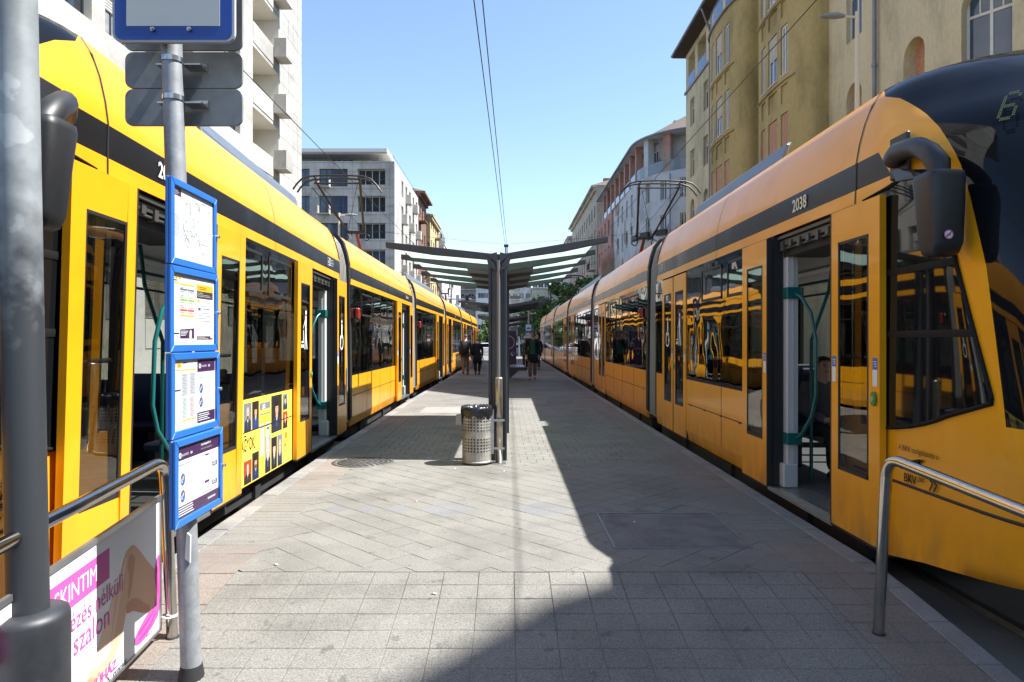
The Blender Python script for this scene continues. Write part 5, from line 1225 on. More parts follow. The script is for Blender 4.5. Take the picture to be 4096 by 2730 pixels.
# ------------------------------------------------------------------ near left: catenary pole, stop post with plates and timetable cases
t = thing('catenary_pole', 'thick grey steel pole with a wide sleeve at its foot, nearest on the left', 'pole', (-1.83, 2.6, GZ))
POLE = mat('pole_paint', (.25, .27, .28), .5, .1, var=.16, vscale=5, stain=.25, stscale=3, patch=((.33, .35, .36), 5, .60))
POLED = mat('pole_dark_grey', (.026, .029, .034), .5, .1, var=.25, vscale=6, stain=.3, stscale=5)
lean = lambda z: -1.83-.020*(z-.48)
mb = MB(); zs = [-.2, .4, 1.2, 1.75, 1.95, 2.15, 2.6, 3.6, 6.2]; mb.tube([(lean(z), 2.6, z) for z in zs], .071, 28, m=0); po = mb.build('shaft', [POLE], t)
nt = POLE.node_tree; N = nt.nodes; L = nt.links                    # colour turns darker over the lower two metres, with a patchy upper edge
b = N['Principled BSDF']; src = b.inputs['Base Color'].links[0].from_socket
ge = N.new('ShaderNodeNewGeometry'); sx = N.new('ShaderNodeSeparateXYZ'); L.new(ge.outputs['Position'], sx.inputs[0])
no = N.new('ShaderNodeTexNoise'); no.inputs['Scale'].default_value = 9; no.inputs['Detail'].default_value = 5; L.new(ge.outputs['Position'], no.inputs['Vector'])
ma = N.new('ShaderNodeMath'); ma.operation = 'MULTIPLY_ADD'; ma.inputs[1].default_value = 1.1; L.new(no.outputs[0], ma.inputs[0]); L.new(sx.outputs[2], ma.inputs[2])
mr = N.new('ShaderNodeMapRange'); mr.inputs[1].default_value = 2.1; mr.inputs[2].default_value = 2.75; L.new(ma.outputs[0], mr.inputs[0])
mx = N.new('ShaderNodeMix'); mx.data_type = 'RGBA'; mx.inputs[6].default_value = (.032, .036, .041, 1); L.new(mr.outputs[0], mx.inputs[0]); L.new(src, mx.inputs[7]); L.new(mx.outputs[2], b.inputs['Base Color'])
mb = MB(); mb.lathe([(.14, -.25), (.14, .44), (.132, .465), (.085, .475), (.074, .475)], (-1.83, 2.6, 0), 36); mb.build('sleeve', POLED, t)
mb = MB(); mb.lathe([(.0, 0), (.012, 0), (.012, .014), (0, .014)], (0, 0, 0), 8)
bo = MB(); bo.tube([(-1.72, 2.505, .22), (-1.70, 2.49, .22)], .014, 6); bo.build('bolt', ALU, t)

px, py = -1.56, 3.30
pg = pz(py)
t = thing('stop_post', 'slim galvanised stop post standing beside the left railing', 'post', (px, py, pg))
lx = lambda z: -1.54-.031*(z-.1)
mb = MB(); mb.tube([(lx(z), py, z) for z in (pg-.02, 1.0, 2.0, 3.0, 4.0)], .047, 24); mb.build('shaft', GALV, t)
mb = MB(); mb.tube([(lx(pg), py, pg-.01), (lx(pg), py, pg+.06)], [.062, .05], 12); mb.build('base_collar', UNDER, t)
mb = MB(); mb.prism([(lx(.5)+.012, py-.052, .46), (lx(.5)+.036, py-.052, .44), (lx(.5)+.038, py-.052, .57), (lx(.5)+.020, py-.052, .585)], (0, .012, 0)); mb.build('torn_sticker', flatc(210, 212, 214), t)
def plate(mb, x0, x1, y, z0, z1, th, r=.045, m=0):
    pts = []
    for cx, cz, a0 in ((x1-r, z1-r, 0), (x0+r, z1-r, 90), (x0+r, z0+r, 180), (x1-r, z0+r, 270)):
        for k in range(6): a = R(a0+18*k); pts.append((cx+r*math.cos(a), y, cz+r*math.sin(a)))
    mb.prism(pts, (0, th, 0), m=m)
cxp = -1.53
def sx_(px4, Y): return (px4-2034)/2731*Y
def sz_(py4, Y): return 1.5+(1362-py4)/2731*Y
t = thing('stop_sign', 'blue bordered stop sign with a blank grey field, top of the stop post', 'sign', (cxp, 3.21, 2.9))
Y = 3.20; x0, x1 = sx_(449, Y), sx_(938, Y); z0 = sz_(170, Y)
mb = MB(); plate(mb, x0, x1, Y, z0, z0+.78, .02); mb.build('sign_plate', mat('sign_rim_grey', (.42, .43, .44), .5), t)
mb = MB(); plate(mb, x0+.012, x1-.012, Y-.002, z0+.012, z0+.768, .002, .035); mb.build('blue_field', mat('sign_blue', (.012, .062, .32), .4), t)
mb = MB(); mb.box(x0+.068, x1-.068, Y-.004, Y-.002, z0+.075, z0+.70); mb.build('pale_field', mat('sign_pale', (.47, .49, .49), .5, var=.04), t)
for bx2 in (614, 760):
    mb = MB(); xx = sx_(bx2, Y); zz = sz_(121, Y); mb.tube([(xx, Y-.002, zz), (xx, Y-.014, zz)], .011, 6); mb.tube([(xx, Y-.014, zz), (xx, Y-.022, zz)], .006, 8); mb.build('bolt', STEEL, t)
Y = 3.39
def backplate(x0, x1, z0, z1, label, Y=3.39, clamp=True):
    t = thing('sign_plate', label, 'sign', ((x0+x1)/2, Y, z0), 'grey sign backs clamped behind the stop post')
    mb = MB(); plate(mb, x0, x1, Y, z0, z1, .014, .04); mb.build('plate', SIGNB, t, bevel=.002)
    if clamp:
        zc = (z0+z1)/2+.01; xc = lx(zc)
        mb = MB(); ring = [(xc+.052*math.cos(a), py+.052*math.sin(a), zc+.004) for a in [PI+PI*k/10 for k in range(11)]]
        mb.grid([[(x, y, zc-.012) for x, y, _ in ring], [(x, y, zc+.012) for x, y, _ in ring]]); 
        for sg, ex in ((1, .085), (-1, .03)):
            mb.box(*sorted((xc+sg*.046, xc+sg*(.05+ex))), py+.0, Y-.002, zc-.020, zc-.012); mb.box(*sorted((xc+sg*.046, xc+sg*(.05+ex))), Y-.02, Y-.002, zc-.012, zc+.016)
            mb.tube([(xc+sg*(.04+ex), Y-.02, zc), (xc+sg*(.04+ex), Y-.032, zc)], .008, 6)
        mb.build('clamp', STEEL, t, recalc=False)
    return t
backplate(sx_(499, Y), sx_(970, Y), sz_(354, Y), sz_(208, Y), 'upper of the two small grey plate backs on the stop post')
backplate(sx_(499, Y), sx_(970, Y), sz_(504, Y), sz_(356, Y), 'lower of the two small grey plate backs on the stop post')
backplate(sx_(497, Y), sx_(970, Y), sz_(203, Y), sz_(203, Y)+.75, 'large grey sign back directly behind the blue bordered sign', clamp=True)
# four timetable cases
WHP = flatc(240, 242, 244); TXT = flatc(150, 150, 158); TXD = flatc(96, 92, 100); PUR = flatc(74, 40, 84); YLW = flatc(246, 190, 50); GYP = flatc(190, 192, 198)
Y0c, Y1c = 3.03, 3.55
def case(zb, zt, label, yaw, content, fx):
    t = thing('timetable_case', label, 'notice case', (fx, 3.29, zb), 'blue framed notice cases on the stop post')
    ca, sa = math.cos(yaw), math.sin(yaw); yc = (Y0c+Y1c)/2; W = Y1c-Y0c; H_ = zt-zb
    U = Vector((sa, ca, 0)); Nn = Vector((ca, -sa, 0)); O = Vector((fx, yc, zb))-U*W/2
    def tf(a, d, z): return tuple(O+U*a+Nn*d+Vector((0, 0, z)))
    mb = MB(tf); fw = .032
    mb.box(0, W, -.024, -.008, 0, H_, m=0); mb.build('case_back', BLUE, t, bevel=.003)
    mb = MB(tf)
    for P in ([(0, 0), (W, 0), (W-fw, fw), (fw, fw)], [(W, 0), (W, H_), (W-fw, H_-fw), (W-fw, fw)], [(W, H_), (0, H_), (fw, H_-fw), (W-fw, H_-fw)], [(0, H_), (0, 0), (fw, fw), (fw, H_-fw)]):
        mb.prism([(a, -.008, z) for a, z in P], (0, .014, 0))
    mb.build('case_frame', BLUE, t, bevel=.0025)
    mb = MB(tf); mb.tube([(W-.004, .004, H_*.5), (W-.004, .02, H_*.5)], [.009, .008], 8); mb.build('lock', STEEL, t)
    p = Panel(tf(fw, -.007, fw), U, (0, 0, 1)); w, h = W-2*fw, H_-2*fw; p.N = Nn
    p.rect(0, 0, w, h, WHP, .0005); content(p, w, h); p.build('notice_sheet', t)
    mb = MB(tf); mb.box(fw, W-fw, -.001, .0005, fw, H_-fw); mb.build('cover_glass', glass('case_glass', (.97, .98, .98), -.02), t)
def c_map(p, w, h):
    p.rect(0, h*.88, w*.2, h*.99, PUR); 
    for i in range(4): p.rect(w*.01, h*(.965-.022*i), w*(.15-.02*(i % 2)), h*(.972-.022*i), GYP, .0015)
    p.lines(.005, h*.85, w*.19, 9, h*.022, h*.004, GYP, seed=1); p.rect(0, h*.28, w*.2, h*.64, flatc(232, 235, 242)); p.lines(.005, h*.62, w*.19, 18, h*.018, h*.004, TXT, .0016, seed=2); p.lines(.02, h*.25, w*.16, 9, h*.026, h*.003, GYP, seed=3)
    p.line([(w*.42, h*.98), (w*.44, h*.8), (w*.41, h*.55), (w*.45, h*.35), (w*.47, h*.15), (w*.46, h*.02)], w*.022, flatc(205, 225, 248))
    rr = random.Random(4); cols = [flatc(226, 190, 180), TXT, flatc(190, 170, 200), flatc(170, 150, 150), flatc(235, 205, 160), flatc(170, 190, 170), TXD]
    for k in range(26):
        x, y = w*rr.uniform(.25, .75), h*rr.uniform(.1, .85); pts = [(x, y)]; a = rr.choice([0, PI/4, PI/2, 3*PI/4, PI*.6])
        for j in range(rr.randint(2, 5)):
            a += rr.choice([0, 0, PI/4, -PI/4]); l = w*rr.uniform(.04, .12); x += l*math.cos(a); y += l*math.sin(a)
            if not (w*.22 < x < w*.97 and h*.02 < y < h*.95): break
            pts.append((x, y))
        p.line(pts, w*.005, rr.choice(cols), .0013+.0001*(k % 5))
        for q in pts: p.rect(q[0], q[1]-.002, q[0]+w*rr.uniform(.02, .05), q[1]-.0005, GYP, .0019)
def c_tt(p, w, h):
    for i, (x, s) in enumerate(((.03, 'B'), (.075, '4'), (.145, '6'))): p.rect(w*x, h*.925, w*(x+.055), h*.965, YLW if i else flatc(240, 205, 110)); (i and p.text(s, w*(x+.015), h*.933, h*.03, TXD, .002))
    p.rect(w*.03, h*.895, w*.11, h*.912, flatc(40, 36, 70)); p.lines(w*.22, h*.96, w*.46, 3, h*.016, h*.005, GYP, seed=5)
    p.rect(w*.03, h*.855, w*.16, h*.88, YLW); p.rect(w*.18, h*.845, w*.5, h*.87, YLW)
    rowsc = [(.775, (120, 122, 128)), (.742, (196, 200, 206)), (.66, (206, 226, 196)), (.625, (150, 196, 84)), (.59, (206, 226, 196)), (.515, (244, 200, 190)), (.48, (206, 84, 84)), (.445, (244, 200, 190))]
    for y, c in rowsc: p.rect(w*.18, h*y, w*.34, h*(y+.026), flatc(*c)); p.rect(w*.35, h*y, w*.5, h*(y+.026), flatc(*c)); p.rect(w*.19, h*(y+.012), w*.27, h*(y+.016), TXT, .0016); p.rect(w*.39, h*(y+.012), w*.46, h*(y+.016), TXT, .0016)
    for y in (.815, .70, .555): p.rect(w*.18, h*y, w*.26, h*(y+.007), TXD); p.rect(w*.18, h*(y-.012), w*.24, h*(y-.007), GYP)
    p.rect(w*.18, h*.405, w*.5, h*.43, YLW); p.lines(w*.19, h*.385, w*.5, 6, h*.022, h*.004, GYP, seed=6); p.lines(w*.04, h*.84, w*.15, 20, h*.034, h*.004, GYP, seed=7)
    p.poly([(w*.18, h*.09), (w*.5, h*.09), (w*.5, h*.24), (w*.18, h*.215)], PUR); p.rect(w*.185, h*.22, w*.3, h*.245, flatc(226, 220, 230))
    for i in range(4): p.rect(w*.19, h*(.19-.02*i), w*(.36-.02*i), h*(.198-.02*i), WHP, .0016)
    p.poly([(w*.38, h*.095), (w*.44, h*.095), (w*.44, h*.2), (w*.41, h*.22), (w*.385, h*.19)], flatc(220, 226, 210), .0017); p.rect(w*.03, h*.15, w*.16, h*.17, flatc(40, 40, 44)); p.lines(w*.03, h*.04, w*.5, 2, h*.012, h*.006, GYP, seed=8)
    p.rect(w*.525, 0, w*.527, h, GYP)
    p.rect(w*.56, h*.80, w*.97, h*.90, YLW); p.text('!', w*.585, h*.825, h*.07, TXD, .002, bold=.0006); p.lines(w*.63, h*.865, w*.82, 2, h*.028, h*.010, flatc(150, 110, 30), .0016, seed=9)
    p.rect(w*.56, h*.69, w*.97, h*.80, flatc(66, 62, 66)); p.text('2023. május 23-án', w*.57, h*.765, h*.026, WHP, .002); p.lines(w*.57, h*.75, w*.95, 2, h*.022, h*.007, GYP, .0017, seed=10)
    p.rect(w*.57, h*.635, w*.64, h*.67, YLW); p.lines(w*.67, h*.665, w*.96, 2, h*.026, h*.008, TXT, seed=11); p.lines(w*.57, h*.585, w*.85, 1, h*.02, h*.009, TXT, seed=12)
    p.rect(w*.6, h*.51, w*.655, h*.55, flatc(30, 30, 32)); p.text('6', w*.615, h*.518, h*.03, WHP, .002); p.lines(w*.68, h*.545, w*.9, 1, .01, h*.011, TXD, seed=13); p.lines(w*.6, h*.48, w*.96, 4, h*.04, h*.010, TXT, seed=14, rag=.15)
    p.rect(w*.56, h*.075, w*.97, h*.125, PUR); p.rect(w*.56, h*.125, w*.97, h*.132, YLW); p.lines(w*.57, h*.115, w*.85, 2, h*.018, h*.006, WHP, .0016, seed=15); p.rect(w*.90, h*.09, w*.965, h*.25, flatc(60, 60, 64), .0017); p.rect(w*.905, h*.095, w*.96, h*.245, WHP, .0019)
def bgo(p, x, y, s, c=WHP): p.disc(x, y, s*.62, c, .002); p.ring(x, y, s*.2, s*.34, PUR, .0025); p.text('BUDAPEST', x+s*.85, y-s*.3, s*.72, c, .002, sx=.92); p.text('GO', x+s*4.75, y-s*.3, s*.72, c, .002, bold=.0007, sx=.92)
def icon(p, x, y, r):
    p.disc(x, y, r, flatc(70, 90, 150), .0015, 24, .8); p.disc(x+r*.1, y+r*.25, r*.32, flatc(225, 180, 150), .002, 14, .8); p.poly([(x-r*.45, y-r*.75), (x+r*.55, y-r*.75), (x+r*.4, y-r*.05), (x-r*.2, y-r*.05)], flatc(60, 110, 200), .002); p.rect(x-r*.6, y-r*.5, x-r*.3, y+r*.2, flatc(220, 226, 235), .0025)
def c_17(p, w, h):
    p.disc(w*.05, h*.925, h*.03, YLW); p.rect(w*.09, h*.89, w*.19, h*.95, YLW); p.text('17', w*.115, h*.902, h*.042, TXD, .002, bold=.0004)
    p.rect(w*.21, h*.945, w*.30, h*.96, flatc(40, 36, 70)); p.lines(w*.21, h*.935, w*.5, 4, h*.014, h*.004, GYP, seed=3); p.rect(w*.03, h*.845, w*.17, h*.865, YLW); p.rect(w*.19, h*.84, w*.52, h*.86, YLW)
    for i in range(17): p.rect(w*.19, h*(.785-.019*i), w*.35, h*(.798-.019*i), GYP if i % 2 else flatc(214, 216, 220)); p.rect(w*.37, h*(.785-.019*i), w*.51, h*(.798-.019*i), GYP if i % 2 else flatc(214, 216, 220)); p.rect(w*.20, h*(.79-.019*i), w*.30, h*(.794-.019*i), TXT, .0016); p.rect(w*.38, h*(.79-.019*i), w*.48, h*(.794-.019*i), TXT, .0016)
    for i in range(16): p.rect(w*.20, h*(.44-.0185*i), w*.35, h*(.452-.0185*i), flatc(206, 226, 214)); p.rect(w*.37, h*(.44-.0185*i), w*.50, h*(.452-.0185*i), flatc(240, 206, 206)); p.rect(w*.21, h*(.444-.0185*i), w*.29, h*(.448-.0185*i), TXT, .0016); p.rect(w*.38, h*(.444-.0185*i), w*.46, h*(.448-.0185*i), TXT, .0016)
    p.rect(w*.2, h*.115, w*.52, h*.135, YLW); p.lines(w*.2, h*.10, w*.5, 3, h*.02, h*.005, GYP, seed=2); p.lines(w*.04, h*.82, w*.16, 30, h*.024, h*.004, GYP, seed=4); p.rect(w*.03, h*.56, w*.17, h*.58, flatc(36, 40, 70))
    p.rect(w*.535, 0, w*.54, h, GYP); p.rect(w*.55, h*.80, w*.99, h*.985, PUR); bgo(p, w*.605, h*.89, h*.062)
    p.text('A digitális jegy és a bérlet használata', w*.58, h*.71, h*.030, TXD, .002, sx=.70); p.text('How to use the digital travelcard and pass', w*.58, h*.675, h*.028, TXT, .002, sx=.68)
    icon(p, w*.64, h*.55, h*.075); icon(p, w*.64, h*.34, h*.075); p.lines(w*.73, h*.62, w*.96, 7, h*.022, h*.006, TXT, seed=5); p.lines(w*.73, h*.41, w*.96, 7, h*.022, h*.006, TXT, seed=6)
    p.rect(w*.55, h*.03, w*.99, h*.19, PUR); p.lines(w*.57, h*.165, w*.86, 4, h*.03, h*.012, WHP, .0016, seed=7)
def c_go(p, w, h):
    p.rect(0, h*.80, w, h*.995, PUR); bgo(p, w*.08, h*.87, h*.065); p.text('Utazz BudapestGO-val', w*.55, h*.91, h*.045, WHP, .002, sx=.8, bold=.0004); p.text('Travel with the BudapestGO app', w*.55, h*.85, h*.04, GYP, .002, sx=.72)
    p.text('A digitális jegy és a bérlet használata', w*.05, h*.73, h*.036, TXD, .002, sx=.74); p.text('How to use the digital travelcard and pass', w*.05, h*.68, h*.034, TXT, .002, sx=.72)
    icon(p, w*.14, h*.53, h*.085); icon(p, w*.14, h*.30, h*.085); p.lines(w*.26, h*.62, w*.5, 7, h*.026, h*.007, TXT, seed=5); p.lines(w*.26, h*.39, w*.5, 7, h*.026, h*.007, TXT, seed=6)
    p.rect(w*.60, h*.20, w*.80, h*.76, flatc(46, 44, 50)); p.rect(w*.607, h*.208, w*.793, h*.752, WHP, .0018); p.rect(w*.66, h*.735, w*.74, h*.752, flatc(46, 44, 50), .002); p.rect(w*.64, h*.33, w*.76, h*.37, PUR, .002); p.lines(w*.63, h*.70, w*.77, 2, h*.02, h*.006, GYP, .002, seed=8)
    p.rect(w*.64, h*.45, w*.76, h*.60, flatc(228, 228, 232), .002)
    for y in (.68, .42): p.disc(w*.88, h*y, h*.035, GYP, .0015); p.disc(w*.88, h*y, h*.030, WHP, .0018)
    for y in (.54, .26): p.rect(w*.84, h*y, w*.97, h*(y+.07), PUR); p.lines(w*.85, h*(y+.06), w*.96, 2, h*.028, h*.012, WHP, .0016, seed=9)
    p.line([(w*.76, h*.62), (w*.85, h*.68)], .002, TXD); p.line([(w*.76, h*.42), (w*.85, h*.42)], .002, TXD)
    p.rect(0, .0, w, h*.17, PUR); p.lines(w*.03, h*.15, w*.4, 4, h*.034, h*.014, WHP, .0016, seed=10, rag=.2); p.lines(w*.72, h*.10, w*.95, 1, .02, h*.03, GYP, .0016, seed=11)
case(1.842, 2.232, 'top notice case on the stop post, showing a pale network map', R(-2.2), c_map, -1.511)
case(1.447, 1.838, 'second notice case from the top, with a yellow timetable and notice', R(-1.0), c_tt, -1.5085)
case(1.055, 1.442, 'third notice case from the top, with a table and purple heading', R(-.8), c_17, -1.503)
case(.655, 1.050, 'lowest notice case on the stop post, purple with a drawn phone', R(-.7), c_go, -1.487)

# ------------------------------------------------------------------ railings and poster
RAILS = mat('railing_steel', (.50, .47, .43), .16, 1, var=.1, vscale=10)
def railing(pts, label, r=.029):
    t = thing('railing', label, 'railing', (*pts[0][:2], pz(pts[0][1])), 'tubular steel railings beside the ramp')
    mb = MB(); mb.tube(pts, r, 18); mb.build('rail_tube', RAILS, t)
    mb = MB(); p = Vector(pts[0]); mb.lathe([(.0, .006), (r+.002, .006), (r+.006, .0), (r+.006, -.02)], tuple(p), 16); mb.build('foot', UNDER, t)
    return t
def bend(foot, top, end, rc=.11):
    F, Tp, E = Vector(foot), Vector(top), Vector(end); d1 = (F-Tp).normalized(); d2 = (E-Tp).normalized(); a = Tp+d1*rc; b = Tp+d2*rc; pts = [F]
    for k in range(9): q = k/8; pts.append(a*(1-q)**2+Tp*2*q*(1-q)+b*q*q)
    return pts+[E]
lf = (-1.80, 3.655, pz(3.65)); lt = (-1.835, 3.64, .862); le = (-1.835, 1.6, .68)
ptsL = bend(lf, lt, le)
railing(ptsL, 'steel railing on the left with a poster board hung under it')
rf = (2.0, 3.69, pz(3.69)); rt = (2.03, 3.66, .875); re = (2.26, 2.2, .71)
railing(bend(rf, rt, re), 'steel railing on the right in front of the shaded tram')
d = (Vector(le)-Vector(lt)).normalized()
t = thing('poster_board', 'pink and white beauty salon poster board strapped under the left railing', 'poster', (-1.85, 3.5, 0))
U = Vector((le[0]-lt[0], le[1]-lt[1], 0)); U = -U.normalized()
Lb = 1.75; slope = RS
def tfp(a, dd, z): y = 3.60-Lb+a; return (-1.842+dd, y, z+(y-3.60)*slope)
mb = MB(tfp); mb.box(0, Lb, -.008, -.002, -.02, .665); mb.build('board', WHT, t)
mb = MB(tfp)
for q in ((0, Lb, -.035, -.02), (0, Lb, .655, .68), (Lb-.0, Lb+.015, -.035, .68)): mb.box(q[0], q[1], -.014, .006, q[2], q[3])
mb.build('board_frame', ALU, t)
class TP(Panel):
    def __init__(s): s.mb = MB(); s.mats = []
    def P(s, a, b, d=0): return tfp(a, d, b)
p = TP(); PK = flatc(205, 92, 165); PKD = flatc(186, 62, 150); SKN = flatc(222, 178, 152); SKD = flatc(200, 148, 122); SKL = flatc(236, 200, 178); INK = flatc(50, 44, 52)
p.rect(.0, -.018, Lb-.002, .653, flatc(244, 242, 244), .0005)
e = Lb
p.rect(e-1.3, .455, e-.45, .595, PK, .001); p.text('SKINTIM', e-.835, .487, .108, flatc(250, 246, 250), .0016, sx=.72)
def sm(pts, n=4):                                                 # rounded outline (closed Catmull-Rom)
    out = []; L_ = len(pts)
    for i in range(L_):
        p0, p1, p2, p3 = pts[i-1], pts[i], pts[(i+1) % L_], pts[(i+2) % L_]
        for k in range(n):
            t_ = k/n; out.append(tuple(.5*((2*p1[c])+(-p0[c]+p2[c])*t_+(2*p0[c]-5*p1[c]+4*p2[c]-p3[c])*t_*t_+(-p0[c]+3*p1[c]-3*p2[c]+p3[c])*t_**3) for c in (0, 1)))
    return out
def S(pts, m_, d): p.poly(sm([(e+x, y) for x, y in pts]), m_, d)
S([(-.72, .03), (-.60, .11), (-.50, .24), (-.44, .33), (-.40, .40), (-.36, .38), (-.37, .28), (-.42, .19), (-.50, .09), (-.60, .015), (-.70, -.01)], SKL, .0012)      # far shin
S([(-.62, .06), (-.60, .105), (-.53, .09), (-.45, .11), (-.44, .15), (-.41, .30), (-.36, .43), (-.32, .505), (-.27, .525), (-.235, .49), (-.25, .40), (-.30, .26), (-.36, .12), (-.42, .06), (-.52, .035)], SKN, .0014)  # near shin and foot
S([(-.30, .50), (-.255, .525), (-.20, .48), (-.13, .40), (-.06, .325), (-.012, .28), (-.008, .08), (-.035, .09), (-.09, .14), (-.15, .19), (-.22, .25), (-.29, .27), (-.31, .35)], SKN, .0016)   # thigh
S([(-.30, .27), (-.22, .25), (-.15, .19), (-.09, .14), (-.10, .12), (-.17, .15), (-.25, .20), (-.31, .22)], SKD, .0018)
S([(-.28, .49), (-.24, .46), (-.25, .38), (-.28, .29), (-.30, .29), (-.29, .38), (-.30, .45)], SKD, .0019); S([(-.33, .48), (-.31, .47), (-.36, .33), (-.41, .18), (-.43, .17), (-.39, .33)], SKL, .0020)
for k in range(4): S([(-.625+.012*k, .068-.008*k), (-.60+.012*k, .085-.008*k), (-.595+.012*k, .078-.008*k), (-.62+.012*k, .060-.008*k)], SKD, .0021)
S([(-.004, .36), (-.035, .345), (-.05, .28), (-.035, .20), (-.05, .13), (-.12, .12), (-.19, .09), (-.235, .06), (-.23, .02), (-.17, .005), (-.10, .02), (-.05, .04), (-.004, .09)], PK, .0022)
for q in ([(-.20, .07), (-.13, .085), (-.06, .11), (-.06, .10), (-.13, .07), (-.20, .055)], [(-.19, .035), (-.11, .05), (-.04, .09), (-.04, .078), (-.11, .036), (-.19, .024)], [(-.03, .33), (-.035, .25), (-.02, .17), (-.012, .18), (-.02, .26)]): S(q, PKD, .0025)
p.text('ézés nélküli', e-.735, .352, .118, PK, .0028, sx=.72); p.text('szalon', e-.715, .242, .145, PK, .0028, sx=.74)
p.text('www.skintim.hu', e-.135, .004, .026, INK, .003, sx=.72); p.text('KESZTYÚHÁZ', e-.76, .012, .06, PK, .003, bold=.002, sx=.98); p.text('/ X. emelet', e-.50, -.018, .042, INK, .003)
p.build('poster_print', t)
mb = MB(); q = Vector((-1.81, 3.645, .03)); mb.tube([q+Vector((.036*math.cos(a), .036*math.sin(a), 0)) for a in [2*PI*k/12 for k in range(13)]], .006, 5); mb.tube([q+Vector((-.03, -.03, 0)), q+Vector((-.06, -.08, -.02))], .005, 5)
mb.build('cable_tie', WHT, t)

# ------------------------------------------------------------------ wires and their supports
def wire(pts, r, label, name='contact_wire'):
    mb = MB(); mb.tube(pts, r, 6); o = mb.build(name, BLK, at=pts[0]); return tag(o, label, 'wire')
def sag(a, b, s, n=14):
    a, b = Vector(a), Vector(b); return [tuple(a.lerp(b, k/n)-Vector((0, 0, s*4*(k/n)*(1-k/n)))) for k in range(n+1)]
wire(sag((-3.93, -6, 5.5), (-3.95, 170, 5.5), 0), .0075, 'contact wire hanging above the left tram')
wire(sag((3.76, -6, 5.66), (3.76, 170, 5.6), 0), .0075, 'contact wire hanging above the right tram')
wire(sag((-.74, -2, 7.1), (-.17, 37, 6.55), .0), .010, 'left one of the twin cables above the middle of the platform', 'feeder_cable')
wire(sag((-.58, -2, 7.1), (-.08, 37, 6.55), .0), .010, 'right one of the twin cables above the middle of the platform', 'feeder_cable')
wire(sag((-13, 37, 8.2), (-.12, 37, 6.7), .1)+sag((-.12, 37, 6.7), (13, 37, 8.0), .1)[1:], .008, 'thin span wire across the street holding the twin cables', 'span_wire')
for y, k in ((70, 0), (95, 1)): wire(sag((-12.8, y, 8.6), (13, y, 8.4), .5), .012, ('span wire crossing the street by the pale stone block', 'span wire crossing the street near the tree')[k], 'span_wire')
mb = MB()
for x in (-.17, -.08): mb.box(x-.03, x+.03, 36.95, 37.05, 6.2, 6.55)
mb.box(-.25, .0, 36.95, 37.05, 6.55, 6.68); tag(mb.build('wire_clamp', BLK, at=(-.12, 37, 6.5)), 'small clamp joining the twin cables to the span wire', 'clamp')
def lamp(x, y, z, sg, label, m=CREAM):
    t = thing('street_lamp', label, 'street lamp', (x, y, GZ))
    mb = MB(); mb.tube([(x, y, GZ), (x, y, z*.5), (x, y, z+.25)], [.09, .075, .055], 10); mb.build('post', m, t)
    mb = MB(); mb.tube([(x, y, z+.1), (x+sg*.35, y, z+.12)], .035, 8); mb.build('arm', m, t)
    mb = MB(); rows_ = []
    for q, a, h in ((0, .04, .04), (.06, .09, .07), (.25, .14, .10), (.5, .12, .085), (.68, .05, .03)): rows_.append([(x+sg*(.33+q), y+a*math.cos(th), z+.12+h*math.sin(th)*(1 if math.sin(th) > 0 else .45)) for th in [2*PI*k/12 for k in range(13)]])
    mb.grid(rows_); mb.poly(rows_[0]); mb.poly(rows_[-1]); mb.build('lamp_head', mat('lamp_grey', (.20, .22, .24), .4), t, recalc=False)
lamp(9.55, 18.7, 10.25, -1, 'cream street lamp with a grey head before the ochre block'); lamp(-9.3, 37.5, 8.25, 1, 'cream street lamp before the pale stone block')
lamp(6.8, 88, 7.6, -1, 'slim street lamp rising beside the tree')
lamp(-8.6, 70, 7.2, 1, 'street lamp behind the second module of the left tram')
# far stop sign, traffic signals, car, barrier
t = thing('stop_sign', 'blue stop sign with a tram symbol beyond the walking man', 'sign', (.98, 33., 0))
Y = 33.0; mb = MB(); mb.tube([(.98, Y, 0), (.98, Y, 3.35)], .045, 8); mb.build('post', GALV, t); 
mb = MB(); mb.box(.80, 1.13, Y-.07, Y-.05, 1.88, 2.29); mb.build('sign_plate', mat('sign_bright_blue', (.02, .13, .42), .4), t)
p = Panel((.80, Y-.071, 1.88), (1, 0, 0), (0, 0, 1)); p.rect(.045, .09, .285, .37, flatc(214, 222, 226), .001); Kk = flatc(20, 20, 24); p.rect(.08, .17, .25, .22, Kk, .002); p.rect(.12, .22, .21, .235, Kk, .002); p.line([(.13, .235), (.165, .26), (.2, .235)], .008, Kk, .002); p.disc(.11, .165, .016, Kk, .0022, 10); p.disc(.22, .165, .016, Kk, .0022, 10); p.build('tram_symbol', t)
mb = MB(); mb.box(.83, 1.12, Y-.07, Y-.05, 1.74, 1.84); mb.box(.80, 1.12, Y-.07, Y-.05, 1.6, 1.72); mb.build('name_plate', flatc(190, 196, 200), t)
def signal(x, y, z, label, arm=None):
    t = thing('traffic_light', label, 'traffic light', (x, y, GZ))
    mb = MB(); mb.box(x-.16, x+.16, y, y+.25, z-.45, z+.45)
    for k in range(3): mb.tube([(x, y-.16, z+.29-.29*k), (x, y, z+.29-.29*k)], [.13, .12], 10)
    mb.build('signal_head', BLK, t)
    if arm: mb = MB(); mb.tube([(arm, y+.3, GZ), (arm, y+.3, z+.1), (x+.4, y+.3, z+.1)], .07, 8); mb.box(x-1.1, x-.75, y+.1, y+.2, z-.5, z+.5); mb.build('mast', ALU, t)
    else: mb = MB(); mb.tube([(x, y+.3, GZ), (x, y+.3, z+.4)], .06, 8); mb.build('mast', ALU, t)
signal(-4.0, 66, 5.4, 'traffic light on a horizontal arm above the far crossing', arm=-8.5); signal(1.0, 64, 2.3, 'traffic light beside the purple panel')
